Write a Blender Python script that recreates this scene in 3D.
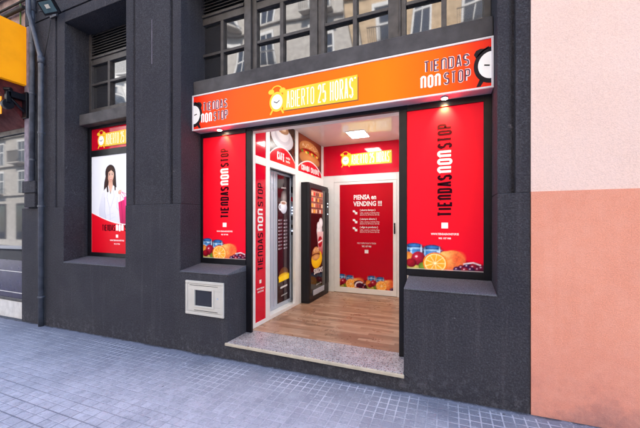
import bpy, bmesh, math, random
import numpy as np
from mathutils import Vector, Matrix
random.seed(7); rng = np.random.default_rng(7)
R = math.radians
for o in list(bpy.data.objects): bpy.data.objects.remove(o)
SC = bpy.context.scene; C = SC.collection

# ------------------------------------------------------------------ camera
cam = bpy.data.cameras.new('camera'); camo = bpy.data.objects.new('camera', cam); C.objects.link(camo)
camo.location = (0, 0, 1.5); camo.rotation_euler = (R(90), 0, R(22.3))
cam.sensor_width = 36; cam.lens = 36*312/640; cam.shift_y = 9/640; cam.clip_end = 2000; cam.clip_start = .02
SC.camera = camo
# ------------------------------------------------------------------ sky and sun (the sun stands behind the shop, its street is in open shade)
SUN_EL, SUN_AZ = 40.0, 12.0
world = bpy.data.worlds.new('World'); SC.world = world; world.use_nodes = True
wn = world.node_tree; bg = wn.nodes['Background']
sky = wn.nodes.new('ShaderNodeTexSky'); sky.sky_type = 'NISHITA'; sky.sun_disc = False
sky.sun_elevation = R(SUN_EL); sky.sun_rotation = R(SUN_AZ); sky.air_density = 1.0; sky.dust_density = .4; sky.ozone_density = 3.0
wn.links.new(sky.outputs[0], bg.inputs[0]); bg.inputs[1].default_value = 0.15
sl = bpy.data.lights.new('sun', 'SUN'); sl.energy = 5.0; sl.angle = R(.5); sl.color = (1, .93, .82)
so = bpy.data.objects.new('sun', sl); C.objects.link(so)
sd = Vector((math.sin(R(SUN_AZ))*math.cos(R(SUN_EL)), math.cos(R(SUN_AZ))*math.cos(R(SUN_EL)), math.sin(R(SUN_EL))))
so.rotation_euler = sd.to_track_quat('Z', 'Y').to_euler()
SC.view_settings.view_transform = 'Standard'; SC.view_settings.look = 'None'
SC.view_settings.gamma = 1; SC.view_settings.use_curve_mapping = False; SC.view_settings.exposure = 2.4
try:
    SC.cycles.max_bounces = 8; SC.cycles.diffuse_bounces = 5; SC.cycles.sample_clamp_indirect = 6
except Exception: pass

# ------------------------------------------------------------------ helpers
def lin(c): return tuple((x/12.92 if x <= .04045 else ((x+.055)/1.055)**2.4) for x in c)
def rgb(r, g, b): return lin((r/255, g/255, b/255))
class N:
    def __init__(s, name):
        s.m = bpy.data.materials.new(name); s.m.use_nodes = True; s.t = s.m.node_tree
        s.b = s.t.nodes['Principled BSDF']; s.tc = None
    def n(s, typ, **k):
        q = s.t.nodes.new(typ)
        for a, v in k.items():
            if a == 'ins':
                for i, x in v.items():
                    if hasattr(x, 'is_linked') or hasattr(x, 'links'): s.t.links.new(x, q.inputs[i])
                    else: q.inputs[i].default_value = x
            else: setattr(q, a, v)
        return q
    def co(s):
        if not s.tc: s.tc = s.n('ShaderNodeNewGeometry').outputs['Position']
        return s.tc
    def noise(s, sc, det=3, rough=.55, vec=None): return s.n('ShaderNodeTexNoise', ins={'Vector': vec or s.co(), 'Scale': sc, 'Detail': det, 'Roughness': rough}).outputs['Fac']
    def ramp(s, fac, stops):
        q = s.n('ShaderNodeValToRGB', ins={0: fac}); e = q.color_ramp.elements
        while len(e) < len(stops): e.new(.5)
        for el, (p, c) in zip(e, stops):
            el.position = p; el.color = (*c, 1) if hasattr(c, '__len__') else (c, c, c, 1)
        return q.outputs['Color']
    def mix(s, f, a, b, mode='MIX'):
        q = s.n('ShaderNodeMix', data_type='RGBA', blend_type=mode)
        for i, x in ((0, f), (6, a), (7, b)):
            if hasattr(x, 'links'): s.t.links.new(x, q.inputs[i])
            elif hasattr(x, '__len__'): q.inputs[i].default_value = (*x[:3], 1)
            else: q.inputs[i].default_value = x
        return q.outputs[2]
    def math(s, op, a, b=0.0, c=0.0):
        q = s.n('ShaderNodeMath', operation=op)
        for i, x in enumerate((a, b, c)):
            if hasattr(x, 'links'): s.t.links.new(x, q.inputs[i])
            else: q.inputs[i].default_value = x
        return q.outputs[0]
    def sep(s, v=None):
        q = s.n('ShaderNodeSeparateXYZ', ins={0: v or s.co()}); return q.outputs
    def mapping(s, scale): return s.n('ShaderNodeMapping', ins={0: s.co(), 3: scale}).outputs[0]
    def bump(s, h, dist, strength=1.0, prev=None):
        ins = {'Height': h, 'Distance': dist, 'Strength': strength}
        if prev: ins['Normal'] = prev
        q = s.n('ShaderNodeBump', ins=ins); s.t.links.new(q.outputs[0], s.b.inputs['Normal']); return q.outputs[0]
    def set(s, **k):
        nm = {'color': 'Base Color', 'rough': 'Roughness', 'metal': 'Metallic', 'ior': 'IOR', 'spec': 'Specular IOR Level', 'emit': 'Emission Color', 'es': 'Emission Strength', 'coat': 'Coat Weight', 'coatr': 'Coat Roughness'}
        for a, v in k.items():
            i = s.b.inputs[nm[a]]
            if hasattr(v, 'links'): s.t.links.new(v, i)
            elif hasattr(v, '__len__'): i.default_value = (*v[:3], 1)
            else: i.default_value = v
        return s.m
def simple(name, col, rough=.5, metal=0, es=0, var=.08, nscale=9, bump=0, bscale=80, **k):
    a = N(name); f = a.noise(nscale, 4)
    col2 = tuple(max(0, c*(1-var*2)) for c in col); col3 = tuple(min(1, c*(1+var)) for c in col)
    c = a.ramp(f, [(.3, col2), (.65, col3)])
    a.set(color=c, rough=a.ramp(f, [(.3, min(1, rough*1.15)), (.7, rough*.85)]), metal=metal, **k)
    if es: a.set(emit=c, es=es)
    if bump: a.bump(a.noise(bscale, 3), bump)
    return a.m

M = {}
SL_ = .016
# --- stucco
def stucco(name, base, light, bs=150, amp=.0045, grime=None, extra=None, ck=.55, lo=.35, hi=2.0):
    a = N(name)
    big = a.noise(1.7, 5); fine = a.noise(bs, 3, .6); mid = a.noise(34, 4, .65)
    c = a.ramp(big, [(.3, base), (.7, light)])
    c = a.mix(ck, c, a.ramp(fine, [(.3, tuple(x*lo for x in base)), (.5, base), (.75, tuple(min(1, x*hi) for x in light))]), 'MIX')
    z = a.sep()[2]
    if grime:
        g = a.math('ADD', z, a.math('MULTIPLY', a.noise(5, 5), .55))
        g2 = a.ramp(g, [(.22, 1.0), (.62, 0.0)])
        c = a.mix(a.math('MULTIPLY', g2, .8), c, grime)
    if extra: c = extra(a, c)
    a.set(color=c, rough=.93, spec=.25)
    h = a.math('ADD', a.math('MULTIPLY', fine, .7), a.math('MULTIPLY', mid, .5))
    a.bump(h, amp); return a.m
def streaks(a, c):
    v = a.noise(1, 4, .6, a.mapping((14, 14, .7)))
    c = a.mix(a.math('MULTIPLY', a.ramp(v, [(.56, 0.0), (.75, 1.0)]), .16), c, rgb(120, 112, 118))
    sp = a.noise(9, 6, .7); px, py, pz = a.sep()
    gr = a.math('SUBTRACT', pz, a.math('MULTIPLY', a.math('SUBTRACT', px, .6), SL_))
    lowm = a.n('ShaderNodeMapRange', ins={0: gr, 1: .02, 2: .30, 3: 1.0, 4: 0.0}).outputs[0]
    sm = a.ramp(a.noise(17, 6, .75), [(.50, 0.0), (.66, 1.0)])
    c = a.mix(a.math('MULTIPLY', a.math('MULTIPLY', lowm, sm), .28), c, rgb(138, 136, 144))
    pt = a.noise(1.1, 2); c = a.mix(a.math('MULTIPLY', a.ramp(pt, [(.50, 0.0), (.56, 1.0)]), .22), c, rgb(44, 44, 56))
    return a.mix(a.math('MULTIPLY', a.ramp(sp, [(.66, 0.0), (.72, 1.0)]), .35), c, rgb(150, 145, 150))
M['dark'] = stucco('dark_stucco', (.037, .037, .046), (.058, .058, .070), 72, .020, extra=streaks, ck=.45, lo=.3, hi=2.0)
M['sill'] = stucco('sill_stucco', (.085, .09, .11), (.13, .135, .16), 120, .005)
def pinkx(a, c):
    # rusty damp and scuffs near the foot of the wall
    x, y, z = a.sep()
    n = a.noise(2.6, 6, .7); g = a.math('SUBTRACT', z, a.math('MULTIPLY', a.math('SUBTRACT', n, .5), .8))
    mr = lambda lo, hi, k: a.n('ShaderNodeMapRange', ins={0: g, 1: lo, 2: hi, 3: k, 4: 0.0}).outputs[0]
    c = a.mix(mr(.02, .75, .45), c, rgb(200, 130, 120)); c = a.mix(mr(-.14, .16, .95), c, rgb(112, 92, 98))
    mt = a.noise(11, 5, .7); c = a.mix(a.math('MULTIPLY', a.ramp(mt, [(.42, 0.0), (.68, 1.0)]), .30), c, rgb(226, 166, 148))
    c = a.mix(a.math('MULTIPLY', a.math('MULTIPLY', mr(.1, .55, 1.0), a.ramp(a.noise(14, 5, .7), [(.45, 0.0), (.66, 1.0)])), .32), c, rgb(170, 116, 108))
    s = a.noise(2.2, 7, .7)
    c = a.mix(a.math('MULTIPLY', a.ramp(s, [(.60, 0.0), (.70, 1.0)]), .16), c, rgb(196, 120, 108))
    v = a.noise(1, 3, .6, a.mapping((9, 9, .6)))
    return a.mix(a.math('MULTIPLY', a.ramp(v, [(.5, 0.0), (.75, 1.0)]), .22), c, rgb(236, 176, 158))
M['salmon'] = stucco('salmon_render', (.70, .285, .195), (.80, .36, .25), 130, .0042, extra=pinkx, ck=.42, lo=.6, hi=1.2)
def palex(a, c):
    v = a.noise(1, 4, .6, a.mapping((3, 3, 1.2)))
    return a.mix(a.math('MULTIPLY', a.ramp(v, [(.45, 0.0), (.75, 1.0)]), .25), c, rgb(222, 205, 205))
M['palepink'] = stucco('pale_pink_render', (.78, .58, .51), (.85, .65, .58), 130, .0042, extra=palex, ck=.42, lo=.72, hi=1.12)
# --- pavement
def pavement():
    a = N('paving_tiles'); x, y, z = a.sep(); P = .0775
    wob = a.math('MULTIPLY', a.math('SUBTRACT', a.noise(6, 2), .5), .004)
    xx = a.math('ADD', x, wob); yy = a.math('ADD', y, wob)
    def groove(v, pitch, w):
        f = a.math('FRACT', a.math('ADD', a.math('DIVIDE', v, pitch), 400.0))
        d = a.math('ABSOLUTE', a.math('SUBTRACT', f, .5))          # .5 at the joint
        e = .5 - w/pitch
        return a.n('ShaderNodeMapRange', ins={0: d, 1: e-.03, 2: e+.03, 3: 0.0, 4: 1.0}).outputs[0]
    gm = a.math('MAXIMUM', groove(xx, P, .0050), groove(yy, P, .0050))
    gM = a.math('MAXIMUM', groove(xx, P*2, .0028), groove(yy, P*2, .0034))
    cell = a.n('ShaderNodeTexWhiteNoise', noise_dimensions='3D')
    snap = a.n('ShaderNodeVectorMath', operation='SNAP', ins={0: a.n('ShaderNodeCombineXYZ', ins={0: a.math('ADD', xx, 40*P), 1: a.math('ADD', yy, 40*P), 2: 0.0}).outputs[0], 1: (P, P, 1)})
    a.t.links.new(snap.outputs[0], cell.inputs[0])
    big = a.noise(.9, 4); mid = a.noise(7, 5, .65); fine = a.noise(220, 2)
    base = a.ramp(big, [(.3, rgb(172, 175, 190)), (.7, rgb(194, 197, 212))])
    base = a.mix(.5, base, a.ramp(mid, [(.3, rgb(156, 160, 176)), (.7, rgb(204, 207, 222))]))
    base = a.mix(.34, base, a.ramp(cell.outputs[0], [(0, rgb(150, 153, 168)), (1, rgb(215, 217, 230))]))
    base = a.mix(.25, base, a.ramp(fine, [(.3, rgb(125, 128, 142)), (.7, rgb(220, 222, 232))]))
    # tiles get darker towards the wall, grout shows pale there
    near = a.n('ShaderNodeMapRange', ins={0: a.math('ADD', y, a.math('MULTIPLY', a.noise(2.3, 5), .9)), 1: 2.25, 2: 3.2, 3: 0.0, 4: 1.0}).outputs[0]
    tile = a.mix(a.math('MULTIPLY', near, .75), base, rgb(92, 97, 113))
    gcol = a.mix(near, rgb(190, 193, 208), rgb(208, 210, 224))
    pale = a.math('MULTIPLY', gm, a.math('ADD', .25, a.math('MULTIPLY', near, .55)))
    pale = a.math('MULTIPLY', pale, a.ramp(a.noise(3.1, 4), [(.38, .12), (.56, 1.0)]))
    c = a.mix(pale, tile, gcol)
    far = a.n('ShaderNodeMapRange', ins={0: a.math('ADD', y, a.math('MULTIPLY', a.noise(1.3, 3), .8)), 1: 2.35, 2: 1.9, 3: 0.0, 4: 1.0}).outputs[0]
    c = a.mix(a.math('MULTIPLY', a.math('MULTIPLY', gM, far), .9), c, rgb(88, 92, 108))
    # bare cement strip against the wall
    strip = a.math('MULTIPLY', a.ramp(a.math('ADD', y, a.math('MULTIPLY', a.noise(5, 3), .06)), [(0, 0.0), (1, 1.0)]), 1.0)
    lim = a.n('ShaderNodeMapRange', ins={0: a.math('ADD', y, a.math('MULTIPLY', a.math('SUBTRACT', a.noise(4, 5), .5), .07)), 1: 2.765, 2: 2.785, 3: 0.0, 4: 1.0}).outputs[0]
    leftw = a.n('ShaderNodeMapRange', ins={0: x, 1: -1.8, 2: -2.6, 3: .0, 4: 1.0}).outputs[0]
    lim2 = a.math('MULTIPLY', lim, a.math('MAXIMUM', leftw, a.n('ShaderNodeMapRange', ins={0: y, 1: 2.825, 2: 2.835, 3: 0.0, 4: 1.0}).outputs[0]))
    c = a.mix(lim2, c, a.mix(mid, rgb(96, 100, 116), rgb(150, 154, 170)))
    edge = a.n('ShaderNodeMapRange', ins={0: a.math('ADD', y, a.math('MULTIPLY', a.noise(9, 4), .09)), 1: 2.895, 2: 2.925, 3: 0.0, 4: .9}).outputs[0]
    c = a.mix(edge, c, rgb(48, 48, 56))  # dirty line along the wall foot, colour deepened as painted contact shade
    # chewing gum and drops
    vo = a.n('ShaderNodeTexVoronoi', ins={0: a.co(), 'Scale': 3.3}); 
    c = a.mix(a.math('MULTIPLY', a.math('LESS_THAN', vo.outputs['Distance'], .035), .7), c, a.mix(a.math('GREATER_THAN', vo.outputs['Color'], .5), rgb(62, 64, 74), rgb(226, 228, 236)))
    st = a.noise(1.9, 6, .7)
    c = a.mix(a.math('MULTIPLY', a.ramp(st, [(.55, 0.0), (.66, 1.0)]), .30), c, rgb(112, 116, 132))
    sx = a.noise(26, 4, .7); c = a.mix(a.math('MULTIPLY', a.ramp(sx, [(.50, 0.0), (.64, 1.0)]), .30), c, rgb(104, 112, 130))
    sy = a.noise(64, 3, .6); c = a.mix(a.math('MULTIPLY', a.ramp(sy, [(.60, 0.0), (.68, 1.0)]), .35), c, rgb(214, 220, 232))
    c = a.mix(1.0, c, (1.03, 1.04, 1.04), 'MULTIPLY')
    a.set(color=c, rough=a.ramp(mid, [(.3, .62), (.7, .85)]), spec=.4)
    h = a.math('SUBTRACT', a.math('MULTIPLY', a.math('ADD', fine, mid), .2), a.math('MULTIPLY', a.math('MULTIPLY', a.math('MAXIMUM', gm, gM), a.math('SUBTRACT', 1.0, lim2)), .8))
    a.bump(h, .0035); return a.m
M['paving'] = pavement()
# --- plain ones
M['asphalt'] = simple('asphalt', (.05, .05, .053), .9, var=.25, nscale=40, bump=.004, bscale=200)
M['kerb'] = simple('kerb_granite', (.33, .33, .34), .8, var=.15, nscale=60, bump=.002)
M['earth'] = simple('ground', (.16, .15, .14), .95, var=.2)
M['white'] = simple('white_lacquer', (.80, .79, .77), .35, var=.02)
M['whitegloss'] = simple('glossy_ceiling', (.80, .79, .78), .04, var=.02, nscale=2)
M['blackmetal'] = simple('black_metal', (.007, .007, .011), .38, var=.15, spec=.3)
M['greyframe'] = simple('grey_painted_frame', (.060, .056, .058), .5, var=.15, nscale=12, bump=.0008)
M['beam'] = simple('grey_render_beam', (.070, .067, .072), .85, var=.16, nscale=5, bump=.002, bscale=120)
M['red'] = simple('red_acrylic', (.66, .003, .024), .08, var=.03, nscale=2, spec=.35)
M['signwhite'] = simple('white_profile', (.80, .78, .80), .4, var=.02)
M['signunder'] = simple('sign_soffit', (.52, .46, .52), .35, var=.05)
M['silver'] = simple('silver_metal', (.50, .55, .64), .3, metal=.15, var=.03, nscale=2)
M['plastic'] = simple('white_plastic', (.56, .54, .49), .5, var=.03, nscale=6)
M['pipe'] = simple('grey_painted_pipe', (.075, .082, .105), .5, var=.25, nscale=7, bump=.001, bscale=60)
M['mauve'] = simple('mauve_paint', (.22, .19, .25), .8, var=.15, bump=.002)
M['orange_board'] = simple('orange_board', (.95, .36, .008), .4, spec=.15, es=.06, var=.05, nscale=3)
M['darkred'] = simple('dark_red_canvas', (.10, .008, .008), .8, var=.2)
M['pinkwall'] = simple('dusty_pink_render', (.30, .21, .20), .9, var=.25, nscale=6, bump=.003)
M['lensgrey'] = simple('lens_glass', (.07, .12, .15), .12, var=.1)
M['cable'] = simple('black_cable', (.02, .02, .022), .6)
M['greencable'] = simple('green_cable', (.07, .18, .05), .6)
M['cream'] = simple('nosing', (.50, .44, .34), .5, var=.06, nscale=10)
M['leaf_dark'] = simple('deep_violet_panel', (.035, .025, .06), .3, var=.15)
def lampmat(name, col, st):
    a = N(name); return a.set(color=col, emit=col, es=st)
M['panel_light'] = lampmat('ceiling_light', (1, .97, .93), 10.0)
M['spot_lens'] = lampmat('spot_lens', (1, .82, .6), 14.0)
M['btn'] = lampmat('lit_button', (.75, .85, 1), .35)
def glassmat(name, base, ior, wav=.0006, dirt=.06):
    a = N(name); f = a.noise(1.4, 2)
    a.set(color=a.mix(a.math('MULTIPLY', a.noise(5, 5), dirt), base, (.35, .33, .3)), rough=.03, ior=ior, spec=.5)
    a.bump(a.noise(1.3, 0), .012*wav/.0006, .12); return a.m
M['glass'] = glassmat('window_glass', (.016, .018, .024), 2.15, .006)
M['shopglass'] = glassmat('shop_glass', (.015, .018, .03), 1.42, .0004)
M['farglass'] = glassmat('far_glass', (.03, .035, .045), 1.8, .0002)
M['farwhite'] = simple('far_white_render', (.66, .65, .64), .8, var=.08)
M['farcream'] = simple('far_cream_render', (.50, .37, .24), .85, var=.12, nscale=3, bump=.004)
M['farstone'] = simple('far_pale_stone', (.44, .41, .38), .85, var=.12, nscale=3, bump=.004)
M['iron'] = simple('balcony_iron', (.02, .02, .024), .6)
def wood():
    a = N('wood_laminate'); x, y, z = a.sep()
    row = a.math('FLOOR', a.math('DIVIDE', y, .065)); rn = a.n('ShaderNodeTexWhiteNoise', noise_dimensions='1D', ins={1: row}).outputs[0]
    xs = a.math('ADD', x, a.math('MULTIPLY', rn, 3.0)); col = a.math('FLOOR', a.math('DIVIDE', xs, .42))
    id_ = a.n('ShaderNodeTexWhiteNoise', noise_dimensions='2D', ins={0: a.n('ShaderNodeCombineXYZ', ins={0: row, 1: col, 2: 0.0}).outputs[0]}).outputs[0]
    gv = a.n('ShaderNodeCombineXYZ', ins={0: a.math('MULTIPLY', xs, 2.2), 1: a.math('MULTIPLY', y, 42.0), 2: id_}).outputs[0]
    g = a.noise(1.0, 5, .65, gv)
    c = a.ramp(g, [(.28, rgb(108, 78, 62)), (.5, rgb(156, 118, 94)), (.75, rgb(196, 162, 134))])
    c = a.mix(.5, c, a.ramp(id_, [(0, rgb(116, 82, 64)), (.5, rgb(160, 120, 96)), (1, rgb(200, 166, 140))]))
    fy = a.math('FRACT', a.math('DIVIDE', y, .195)); j = a.math('LESS_THAN', fy, .012)
    c = a.mix(a.math('MULTIPLY', j, .6), c, rgb(60, 36, 26))
    dd = a.math('MULTIPLY', a.ramp(a.noise(4, 6, .7), [(.48, 0.0), (.66, 1.0)]), .10); c = a.mix(dd, c, rgb(104, 88, 80)); a.set(color=c, rough=a.ramp(a.noise(5, 5, .7), [(.3, .22), (.7, .45)]), spec=.45); a.bump(g, .0006); return a.m
M['wood'] = wood()
def terrazzo():
    a = N('terrazzo'); c = rgb(196, 190, 192)
    v0 = a.n('ShaderNodeTexVoronoi', ins={0: a.co(), 'Scale': 105.0}); v1 = a.n('ShaderNodeTexVoronoi', ins={0: a.co(), 'Scale': 55.0})
    w = a.n('ShaderNodeSeparateColor', ins={0: v0.outputs['Color']})
    col = a.ramp(w.outputs[0], [(0, rgb(60, 58, 66)), (.14, rgb(60, 58, 66)), (.16, rgb(205, 200, 202)), (.5, rgb(222, 216, 214)), (.62, rgb(216, 208, 206)), (.64, rgb(176, 118, 104)), (.72, rgb(176, 118, 104)), (.74, rgb(150, 148, 156)), (.88, rgb(222, 216, 214)), (1.0, rgb(240, 236, 234))])
    m = a.math('LESS_THAN', v0.outputs['Distance'], .62)
    c2 = a.mix(1.0, a.mix(m, c, col), a.ramp(a.noise(6, 5, .7), [(.35, (.50, .51, .54)), (.65, (.78, .78, .80))]), 'MULTIPLY'); a.set(color=c2, rough=.3); return a.m
M['terrazzo'] = terrazzo()
def signface():
    a = N('lightbox_face'); x = a.sep()[0]
    f = a.n('ShaderNodeMapRange', ins={0: x, 1: -3.04, 2: .36, 3: 0.0, 4: 1.0}).outputs[0]
    c = a.ramp(f, [(0, rgb(222, 32, 22)), (.04, rgb(226, 52, 18)), (.2, rgb(238, 84, 14)), (.48, rgb(246, 100, 4)), (.72, rgb(252, 118, 4)), (.88, rgb(244, 92, 8)), (.96, rgb(226, 52, 20)), (1, rgb(216, 34, 24))])
    a.set(color=c, rough=.35, spec=.12, emit=c, es=.06); return a.m
M['signface'] = signface()
def art_mat(name, es, rough=.25):
    a = N(name); q = a.n('ShaderNodeVertexColor', layer_name='Col')
    return a.set(color=q.outputs[0], rough=rough, emit=q.outputs[0], es=es, spec=.5 if rough < .1 else .15)
M['art_lit'] = art_mat('backlit_print', .05, .42); M['art'] = art_mat('print', 0.0, .2)
M['art_machine'] = art_mat('machine_print', .05, .08)
M['ink_dark'] = simple('dark_ink', (.030, .004, .010), .7, spec=.03); M['ink_white'] = lampmat('white_ink', (.86, .84, .84), .05)
M['ink_plain'] = simple('white_vinyl', (.82, .80, .80), .4, var=.02)
M['ink_maroon'] = simple('maroon_ink', (.13, .012, .05), .4); M['ink_yellow'] = lampmat('yellow_ink', (.88, .52, .015), .05)
M['ink_pale'] = lampmat('pale_yellow_ink', (.92, .86, .66), .05); M['ink_grey'] = simple('grey_ink', (.025, .02, .025), .6, spec=.1)
M['ink_shadow'] = simple('brown_ink', (.28, .08, .01), .5)
M['ink_ring'] = lampmat('pale_ring_ink', (.85, .83, .88), .04)

# ---------------- mesh building
class MB:
    def __init__(s): s.bm = bmesh.new()
    def box(s, x0, x1, y0, y1, z0, z1):
        v = [s.bm.verts.new(p) for p in ((x0, y0, z0), (x1, y0, z0), (x1, y1, z0), (x0, y1, z0), (x0, y0, z1), (x1, y0, z1), (x1, y1, z1), (x0, y1, z1))]
        for f in ((3, 2, 1, 0), (4, 5, 6, 7), (0, 1, 5, 4), (1, 2, 6, 5), (2, 3, 7, 6), (3, 0, 4, 7)): s.bm.faces.new([v[i] for i in f])
        return s
    def prism(s, pts, a0, a1, f):
        """pts 2-D outline, f(u, v, a) -> xyz"""
        A = [s.bm.verts.new(f(u, v, a0)) for u, v in pts]; B = [s.bm.verts.new(f(u, v, a1)) for u, v in pts]
        s.bm.faces.new(A); s.bm.faces.new(B[::-1]); n = len(pts)
        for i in range(n): s.bm.faces.new((A[i], B[i], B[(i+1) % n], A[(i+1) % n]))
        return s
    def tube(s, pts, r, seg=12, cap=True):
        pts = [Vector(p) for p in pts]; rings = []; n = len(pts); up = None
        for i, p in enumerate(pts):
            d = ((pts[min(i+1, n-1)]-p).normalized() + (p-pts[max(i-1, 0)]).normalized()).normalized()
            if up is None: up = d.orthogonal().normalized()
            up = (up - d*up.dot(d)).normalized(); w = d.cross(up); rr = r[i] if hasattr(r, '__len__') else r
            rings.append([s.bm.verts.new(p+(up*math.cos(2*math.pi*k/seg)+w*math.sin(2*math.pi*k/seg))*rr) for k in range(seg)])
        for a, b in zip(rings, rings[1:]):
            for k in range(seg):
                f = s.bm.faces.new((a[k], a[(k+1) % seg], b[(k+1) % seg], b[k])); f.smooth = True
        if cap: s.bm.faces.new(rings[0][::-1]); s.bm.faces.new(rings[-1])
        return s
    def disc(s, c, r, f, n=28, rz=None, depth=.002, a0=0, a1=None):
        rz = rz or r; a1 = 2*math.pi if a1 is None else a1; full = abs(a1-a0-2*math.pi) < 1e-6
        pts = [(c[0]+r*math.cos(a0+(a1-a0)*k/(n if full else n-1)), c[1]+rz*math.sin(a0+(a1-a0)*k/(n if full else n-1))) for k in range(n)]
        return s.prism(pts, 0, depth, f)
    def stroke(s, pl, r, f, d=.0015, d0=0, closed=False):
        n = len(pl); P = [Vector(p) for p in pl]; L = []
        for i in range(n):
            if closed: a = P[i]-P[i-1]; b = P[(i+1) % n]-P[i]
            else: a = P[i]-P[i-1] if i else P[1]-P[0]; b = P[i+1]-P[i] if i < n-1 else P[-1]-P[-2]
            a = a.normalized(); b = b.normalized(); na = Vector((-a.y, a.x)); nb = Vector((-b.y, b.x)); m = (na+nb)
            m = m.normalized() if m.length > 1e-4 else na
            k = min(1/max(m.dot(na), .3), 1.6)
            L.append([s.bm.verts.new(f(*(P[i]+m*r*k*e), dd)) for e, dd in ((1, d0), (1, d0+d), (-1, d0+d), (-1, d0))])
        seq = list(zip(L, L[1:])) + ([(L[-1], L[0])] if closed else [])
        for A, B in seq:
            for k in range(4): s.bm.faces.new((A[k], A[(k+1) % 4], B[(k+1) % 4], B[k]))
        if not closed: s.bm.faces.new(L[0]); s.bm.faces.new(L[-1][::-1])
        return s
    def text(s, txt, a0, a1, b0, b1, r, f, d=.0015, gap=.22):
        """condensed stroke lettering filling a0..a1, b0..b1"""
        h = b1-b0-2*r; W = sum(GW.get(ch, .5) for ch in txt); nn = len(txt)
        tot = (a1-a0); 
        # widths: glyph widths*k + gaps ; each glyph box gets r on both sides
        g = gap*tot/max(W+gap*(nn-1), .1)/1.0; k = (tot-g*(nn-1)-2*r*nn)/W if W else 0
        k = max(k, .0001); x = a0
        for i, ch in enumerate(txt):
            w = GW.get(ch, .5)*k
            for j, pl in enumerate(glyph(ch)):
                q = [(x+r+p[0]*w, b0+r+p[1]*h) for p in pl]; cl = pl[0] == pl[-1] and len(pl) > 3
                s.stroke(q[:-1] if cl else q, r, f, d, j*.00025+(i % 2)*.0001, cl)
            x += w+2*r+g
        return s
    def build(s, name, mat, parent=None, bevel=0, smooth=False, seg=2):
        bmesh.ops.recalc_face_normals(s.bm, faces=s.bm.faces)
        if parent is not None:
            off = wloc(parent); bmesh.ops.translate(s.bm, verts=s.bm.verts, vec=-off)
        me = bpy.data.meshes.new(name); s.bm.to_mesh(me); s.bm.free(); me.materials.append(M[mat] if isinstance(mat, str) else mat)
        if smooth:
            for p in me.polygons: p.use_smooth = True
        o = bpy.data.objects.new(name, me); C.objects.link(o)
        if parent is not None: o.parent = parent
        if bevel:
            b = o.modifiers.new('bevel', 'BEVEL'); b.width = bevel; b.segments = seg; b.limit_method = 'ANGLE'; b.angle_limit = R(40)
        return o
def wloc(o):
    v = Vector(o.location)
    while o.parent: o = o.parent; v = v + Vector(o.location)
    return v
def arc(cx, cy, rx, ry, a, b, n=5): return [(cx+rx*math.cos(R(a+(b-a)*i/n)), cy+ry*math.sin(R(a+(b-a)*i/n))) for i in range(n+1)]
GW = {'I': 0.0001, '1': .25, ' ': .3, 'T': 1, 'M': 1.3, '!': .0001, '.': .0001}
for _c in 'ENDASONPRBHCFUL25ZK9078346GVQY': GW.setdefault(_c, .95)
GW['n'] = .95
def glyph(c):
    q = .28; y = .16
    G = {
     'T': [[(0, 1), (1, 1)], [(.5, 1), (.5, 0)]], 'I': [[(0, 0), (0, 1)]], '!': [[(0, .35), (0, 1)], [(0, 0), (0, .06)]],
     'E': [[(1, 1), (0, 1), (0, 0), (1, 0)], [(0, .5), (.85, .5)]], 'F': [[(1, 1), (0, 1), (0, 0)], [(0, .5), (.85, .5)]],
     'n': [[(0, 0), (0, 1-y)]+arc(.5, 1-y, .5, y, 180, 0, 8)+[(1, 0)]],
     'D': [[(0, 0), (0, 1)]+arc(1-q*1.4, 1-y, q*1.4, y, 90, 0)+arc(1-q*1.4, y, q*1.4, y, 0, -90)+[(0, 0)]],
     'A': [[(0, 0), (.42, 1), (.58, 1), (1, 0)], [(.14, .3), (.86, .3)]],
     'S': [arc(.5, 1-y, .5, y, 0, 180, 8)+[(0, 1-y), (0, .66), (.15, .56), (.85, .44), (1, .34), (1, y)]+arc(.5, y, .5, y, 0, -180, 8)],
     'O': [arc(.5, 1-y, .5, y, 0, 180, 8)+arc(.5, y, .5, y, 180, 360, 8)+[(1, 1-y)]],
     'P': [[(0, 0), (0, 1)]+arc(.65, .82, .35, .18, 90, 0)+arc(.65, .6, .35, .15, 0, -90)+[(0, .45)]],
     'R': [[(0, 0), (0, 1)]+arc(.65, .82, .35, .18, 90, 0)+arc(.65, .65, .35, .15, 0, -90)+[(0, .5)], [(.5, .5), (1, 0)]],
     'B': [[(0, 0), (0, 1)]+arc(.6, .85, .35, .15, 90, 0)+arc(.6, .67, .35, .15, 0, -90)+arc(.6, .33, .4, .17, 90, 0)+arc(.6, .17, .4, .17, 0, -90)+[(0, 0)], [(0, .52), (.6, .52)]],
     'H': [[(0, 0), (0, 1)], [(1, 0), (1, 1)], [(0, .5), (1, .5)]], 'C': [[(1, .75), (1, 1-y)]+arc(.5, 1-y, .5, y, 0, 180, 8)+arc(.5, y, .5, y, 180, 360, 8)+[(1, .25)]],
     '2': [[(0, .75)]+arc(.5, 1-y, .5, y, 180, 0, 8)+[(1, .62), (0, .1), (0, 0), (1, 0)]],
     '5': [[(1, 1), (0, 1), (0, .56), (.6, .6)]+arc(.6, .44, .4, .16, 90, 0)+[(1, y)]+arc(.5, y, .5, y, 0, -180, 8)],
     'M': [[(0, 0), (0, 1), (.5, .4), (1, 1), (1, 0)]], 'L': [[(0, 1), (0, 0), (1, 0)]], 'U': [[(0, 1), (0, y)]+arc(.5, y, .5, y, 180, 360, 8)+[(1, 1)]],
     'Z': [[(0, 1), (1, 1), (0, 0), (1, 0)]], 'N': [[(0, 0), (0, 1), (1, 0), (1, 1)]], 'K': [[(0, 0), (0, 1)], [(1, 1), (0, .45)], [(.3, .6), (1, 0)]], 'V': [[(0, 1), (.5, 0), (1, 1)]], ' ': []}
    return G.get(c, [])
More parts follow.
